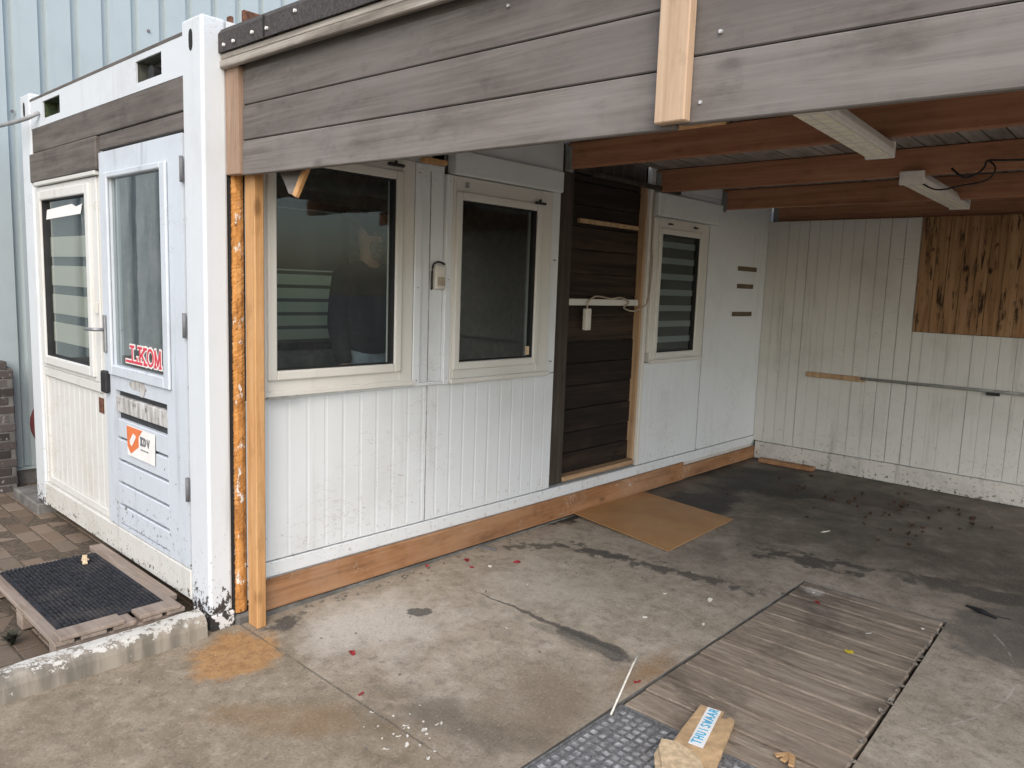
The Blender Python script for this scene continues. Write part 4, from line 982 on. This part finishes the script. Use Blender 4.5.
mt = MB()
word = 'THUISWAAR'
for i, ch in enumerate(word):
    FF = lambda u, v, d: C(.272-u, .073-v, .0268+d-(.003*(u/.272)))
    strokes(mt, FF, ch, .004+i*.0292, .002, .021, .030, .006, .0008)
mt.build('label_lettering', M['cyan'], cb)
# white rod
m = MB(); m.tube([(1.672, .752, zf(.75)+.006), (1.56, 1.06, zf(1.0)+.05), (1.535, 1.14, zf(1.1)+.062)], .0042, 8); tag(m.build('white_rod', M['chip'], None, smooth=True), 'thin white rod leaning out from the corner of the floor grate', 'rod')
# twigs
m = MB(); m.obox((.083, 1.70, zf(1.7)+.008), (.12, .018, .014), Matrix.Rotation(.2, 3, 'Z')); tag(m.build('dark_stick', M['ink'], None, bevel=.003), 'short dark stick on the concrete near the brown plank', 'stick')
m = MB(); m.tube([(2.38, 2.93, zf(2.9)+.006), (2.46, 2.89, zf(2.9)+.012), (2.53, 2.86, zf(2.9)+.006)], [.006, .012, .005], 7); tag(m.build('black_scrap', M['rubber'], None), 'black rubber scrap on the floor right of the plank cover', 'scrap')
m = MB()
for k in range(3): m.obox((2.244+.02*k, .975-.012*k, zf(1.)+.008+.003*k), (.06, .02, .008), Matrix.Rotation(.9+.5*k, 3, 'Z'))
tag(m.build('wood_chip', M['scrapwood'], None, bevel=.002), 'splintered orange wood chip at the near edge of the plank cover', 'wood chip')

def flake(name, mat, r, seedv, curl=.004):
    rr = random.Random(seedv); m = MB(); n = 8
    pts = [(r*math.cos(2*math.pi*k/n)*rr.uniform(.55, 1.15), r*.7*math.sin(2*math.pi*k/n)*rr.uniform(.55, 1.15)) for k in range(n)]
    hs = [rr.uniform(0, curl) for _ in pts]
    m.add([(p[0], p[1], .002+h) for p, h in zip(pts, hs)]+[(p[0], p[1], h) for p, h in zip(pts, hs)]+[(0, 0, .003), (0, 0, .0008)],
          [(i, (i+1) % n, 2*n) for i in range(n)]+[(n+(i+1) % n, n+i, 2*n+1) for i in range(n)]+[(i, n+i, n+(i+1) % n, (i+1) % n) for i in range(n)])
    return m.build(name, mat, None)
def scatter(name, mat, r, pts, label, cat, group, seed=1, curl=.004):
    protos = []
    rr = random.Random(seed)
    for i, (x, y, s) in enumerate(pts):
        if i < 3:
            o = flake(name, mat, r, seed*10+i, curl); protos.append(o)
        else:
            o = protos[i % 3].copy(); COL.objects.link(o)
        onplank = PL < x < prx(y) and .86 < y < PF
        o.location = (x, y, zf(y)+.001+(.003 if onplank else 0)); o.rotation_euler = (0, 0, rr.uniform(0, 6.28)); o.scale = (s, s*rr.uniform(.6, 1.), s)
        tag(o, label, cat, group)
scatter('red_petal', M['petal'], .019, [(.604,.339,1.1), (.06,1.237,1), (.142,1.469,1.3), (.361,1.659,1.2), (1.606,1.027,1.), (.24,1.414,.8), (1.816,2.377,1.), (.9,.17,.8)],
        'small dark red petal lying on the floor', 'petal', 'red petals on the floor', 2, .012)
wp = [(1.408,1.998,1.5), (1.525,1.715,1.1), (1.396,3.593,2.4), (1.287,1.576,1.), (1.75,2.50,1.), (.3,1.5,1), (.62,1.46,.9), (1.2,1.9,1), (2.13,2.2,1.2), (.9,1.0,.7), (2.3,2.45,1)]
for _ in range(26): wp.append((R.gauss(1.25, .09), R.gauss(.14, .09), R.uniform(.4, .9)))
for _ in range(9): wp.append((R.uniform(.3, 1.58), R.uniform(.3, 2.6), R.uniform(.25, .6)))
wp = [q for q in wp if q[0] < 1.62 or q[1] > 1.0]
scatter('white_chip', M['chip'], .014, wp, 'small white paint chip lying on the floor', 'paint chip', 'white chips on the floor', 3, .006)
lp = [(R.gauss(1.5, .45), R.gauss(4.55, .28), R.uniform(.7, 1.5)) for _ in range(40)]
lp += [(R.uniform(.15, 2.3), R.uniform(3.6, 5.25), R.uniform(.6, 1.2)) for _ in range(16)]
lp = [q for q in lp if .1 < q[0] < 2.5 and q[1] < 5.3]
scatter('dry_leaf', M['dryleaf'], .017, lp, 'dry brown leaf on the dark floor at the back of the carport', 'leaf', 'dry leaves at the back of the carport', 4, .02)
pp = [(R.uniform(.05, 1.6), R.uniform(-.6, 2.3), R.uniform(.4, 1.1)) for _ in range(60)]
pp += [(prx(y)-.012+R.uniform(-.008, .008), y, R.uniform(.7, 1.6)) for y in [R.uniform(.9, 2.6) for _ in range(26)]]
pp += [(R.uniform(.05, .12), R.uniform(.3, 2.4), R.uniform(.6, 1.5)) for _ in range(40)]
scatter('pebble', M['pebble'], .010, pp, 'small grey crumb of grit on the concrete floor', 'grit', 'crumbs of grit on the floor', 5, .008)
o = flake('yellow_leaf', M['yellow'], .024, 77, .012); o.location = (2.127, 1.938, zf(1.9)+.004); tag(o, 'small bright yellow leaf lying on the plank cover', 'leaf')
# weeds by the pallet
def weed(x, y, n, h, mat, label, seed):
    rr = random.Random(seed); m = MB()
    for k in range(n):
        a = rr.uniform(0, 6.28); l = h*rr.uniform(.5, 1.); w = rr.uniform(.004, .012); lean = rr.uniform(.3, 1.1)
        pts = []
        for t in (0, .4, .75, 1.): pts.append(Vector((x+math.cos(a)*l*lean*t*t+rr.uniform(-.004, .004), y+math.sin(a)*l*lean*t*t, zf(y)+.008+l*t*(1-.25*t*lean))))
        s = Vector((-math.sin(a), math.cos(a), 0))
        wd = [w*.6, w, w*.7, .0005]; vs = []
        for p, q in zip(pts, wd): vs += [tuple(p+s*q), tuple(p-s*q)]
        m.add(vs, [(2*i, 2*i+1, 2*i+3, 2*i+2) for i in range(3)])
    tag(m.build('weed', mat, None), label, 'weed')
weed(-1.12, -.66, 60, .10, M['weed'], 'bright green weed growing in the brick paving left of the pallet', 1)
weed(-.45, -.66, 60, .07, M['weeddark'], 'dark dry grass tuft at the foot of the pallet beside the kerb', 2)
weed(-2.3, -.55, 25, .05, M['weed'], 'small green weed between the bricks further along the container', 3)

weed(-1.75, -.42, 22, .045, M['weed'], 'tiny green weed in the paving joint midway between pallet and slab', 4)
weed(-1.5, -.80, 40, .07, M['weed'], 'leafy green weed at the left edge of the brick paving', 5)
# ------------------------------------------------------------------ the person behind the first window
def skinmesh(name, mat, pts, edges, parent, lev=2):
    me = bpy.data.meshes.new(name); off = world_loc(parent)
    me.from_pydata([tuple(Vector(p[:3])) for p in pts], edges, []); me.materials.append(mat)
    o = bpy.data.objects.new(name, me); COL.objects.link(o); o.parent = parent
    md = o.modifiers.new('skin', 'SKIN'); md.use_smooth_shade = True
    for i, p in enumerate(pts):
        r = p[3]; me.skin_vertices[0].data[i].radius = r if isinstance(r, tuple) else (r, r)
    me.skin_vertices[0].data[0].use_root = True
    sb = o.modifiers.new('sub', 'SUBSURF'); sb.levels = lev; sb.render_levels = lev
    return o
pe = thing('person', 'bearded person in a dark cap, black jacket and pale jeans behind the first window', 'person', (-.50, 1.225, .145))
pe.rotation_euler = (0, 0, rad(88))
# local frame: faces -Y, x to its left
body = [(0,0,.93,(.12,.08)), (0,0,1.1,(.12,.08)), (0,.01,1.28,(.14,.09)), (0,.01,1.42,(.12,.085)), (0,0,1.49,.055), (0,-.01,1.555,.06), (0,-.02,1.64,(.078,.092)), (0,-.01,1.71,(.068,.08)),
        (.17,.01,1.39,.055), (.2,.02,1.12,.045), (.195,-.06,.88,.035), (.19,-.08,.80,.03), (-.17,.01,1.39,.055), (-.2,.02,1.12,.045), (-.195,-.06,.88,.035), (-.19,-.08,.80,.03),
        (.10,0,.84,.085), (.11,-.01,.48,.06), (.11,.02,.09,.042), (.12,-.12,.035,.035), (-.10,0,.84,.085), (-.11,-.01,.48,.06), (-.11,.02,.09,.042), (-.12,-.12,.035,.035)]
be = [(0,1),(1,2),(2,3),(3,4),(4,5),(5,6),(6,7),(3,8),(8,9),(9,10),(10,11),(3,12),(12,13),(13,14),(14,15),(0,16),(16,17),(17,18),(18,19),(0,20),(20,21),(21,22),(22,23)]
skinmesh('body', M['skin'], body, be, pe)
jk = [(0,0,.92,(.175,.14)), (0,0,1.07,(.17,.135)), (0,.01,1.25,(.175,.14)), (0,.01,1.41,(.145,.105)), (0,.0,1.52,(.072,.068)),
      (.175,.01,1.39,.07), (.20,.02,1.12,.062), (.195,-.06,.89,.05), (-.175,.01,1.39,.07), (-.20,.02,1.12,.062), (-.195,-.06,.89,.05)]
skinmesh('jacket', M['jacket'], jk, [(0,1),(1,2),(2,3),(3,4),(3,5),(5,6),(6,7),(3,8),(8,9),(9,10)], pe)
skinmesh('jeans', M['jeans'], [(0,0,1.14,(.135,.10)), (0,0,.90,(.165,.125)), (.105,-.005,.78,.1), (.115,-.01,.48,.078), (.115,.02,.10,.066), (-.105,-.005,.78,.1), (-.115,-.01,.48,.078), (-.115,.02,.10,.066)],
         [(0,1),(1,2),(2,3),(3,4),(1,5),(5,6),(6,7)], pe)
skinmesh('cap', M['jacket'], [(0,.005,1.69,(.087,.10)), (0,.0,1.745,(.07,.082)), (0,-.10,1.675,(.06,.012)), (0,-.135,1.665,(.045,.008))], [(0,1),(0,2),(2,3)], pe)
skinmesh('beard', M['beard'], [(0,-.085,1.585,(.048,.035)), (0,-.08,1.54,(.042,.03)), (0,-.07,1.50,(.025,.02)), (.04,-.065,1.60,.02), (-.04,-.065,1.60,.02)], [(0,1),(1,2),(0,3),(0,4)], pe)
m = MB()
loc = world_loc(pe)
def PL_(p): return tuple(Vector(p)+loc)
m.add([PL_((-.014,-.098,1.60)), PL_((.014,-.098,1.60)), PL_((0,-.125,1.603)), PL_((0,-.1,1.655))], [(0,1,2), (0,2,3), (1,3,2), (0,3,1)]); m.build('nose', M['skin'], pe)
m = MB()
for s in (-1, 1): m.tube([PL_((s*.031,-.096,1.65)), PL_((s*.031,-.104,1.65))], .011, 8)
m.build('eyes', M['ink'], pe)

# ------------------------------------------------------------------ camera, light
CAM = Vector((3.19939996, -1.52365425, 1.5251952)); PIT, ROLL, YAW, FPX = rad(7.26965), rad(2.022068), rad(-42.6116), 765.94
f = Vector((math.sin(YAW)*math.cos(PIT), math.cos(YAW)*math.cos(PIT), -math.sin(PIT))); r = Vector((math.cos(YAW), -math.sin(YAW), 0)); u = r.cross(f)
r2 = r*math.cos(ROLL)+u*math.sin(ROLL); u2 = -r*math.sin(ROLL)+u*math.cos(ROLL)
cam = bpy.data.cameras.new('camera'); co = bpy.data.objects.new('camera', cam); COL.objects.link(co)
mm = Matrix((r2, u2, -f)).transposed().to_4x4(); mm.translation = CAM; co.matrix_world = mm
cam.sensor_fit = 'HORIZONTAL'; cam.sensor_width = 36; cam.lens = 36*FPX/1024; cam.clip_start = .02; cam.clip_end = 500
scene.camera = co
EL, AZ = rad(40), rad(135)       # azimuth clockwise from +Y, light comes from the front
w = bpy.data.worlds.new('World'); scene.world = w; w.use_nodes = True; nt = w.node_tree; nt.nodes.clear()
sky = nt.nodes.new('ShaderNodeTexSky'); sky.sky_type = 'NISHITA'; sky.sun_disc = False; sky.sun_elevation = EL; sky.sun_rotation = AZ
sky.dust_density = 2.5; sky.air_density = 1.; sky.ozone_density = .8
bg = nt.nodes.new('ShaderNodeBackground'); bg.inputs[1].default_value = .15
ou = nt.nodes.new('ShaderNodeOutputWorld'); nt.links.new(sky.outputs[0], bg.inputs[0]); nt.links.new(bg.outputs[0], ou.inputs[0])
sl = bpy.data.lights.new('sun', 'SUN'); sl.energy = .5; sl.angle = rad(70); sl.color = (1, .985, .96)
so = bpy.data.objects.new('sun', sl); COL.objects.link(so)
sd = Vector((math.sin(AZ)*math.cos(EL), math.cos(AZ)*math.cos(EL), math.sin(EL)))
so.rotation_euler = sd.to_track_quat('Z', 'Y').to_euler()
vs_ = scene.view_settings; vs_.view_transform = 'Standard'; vs_.look = 'None'; vs_.gamma = 1; vs_.exposure = 1.1; vs_.use_curve_mapping = False
scene.cycles.use_denoising = True; scene.cycles.max_bounces = 10; scene.cycles.transparent_max_bounces = 16; scene.cycles.sample_clamp_indirect = 6
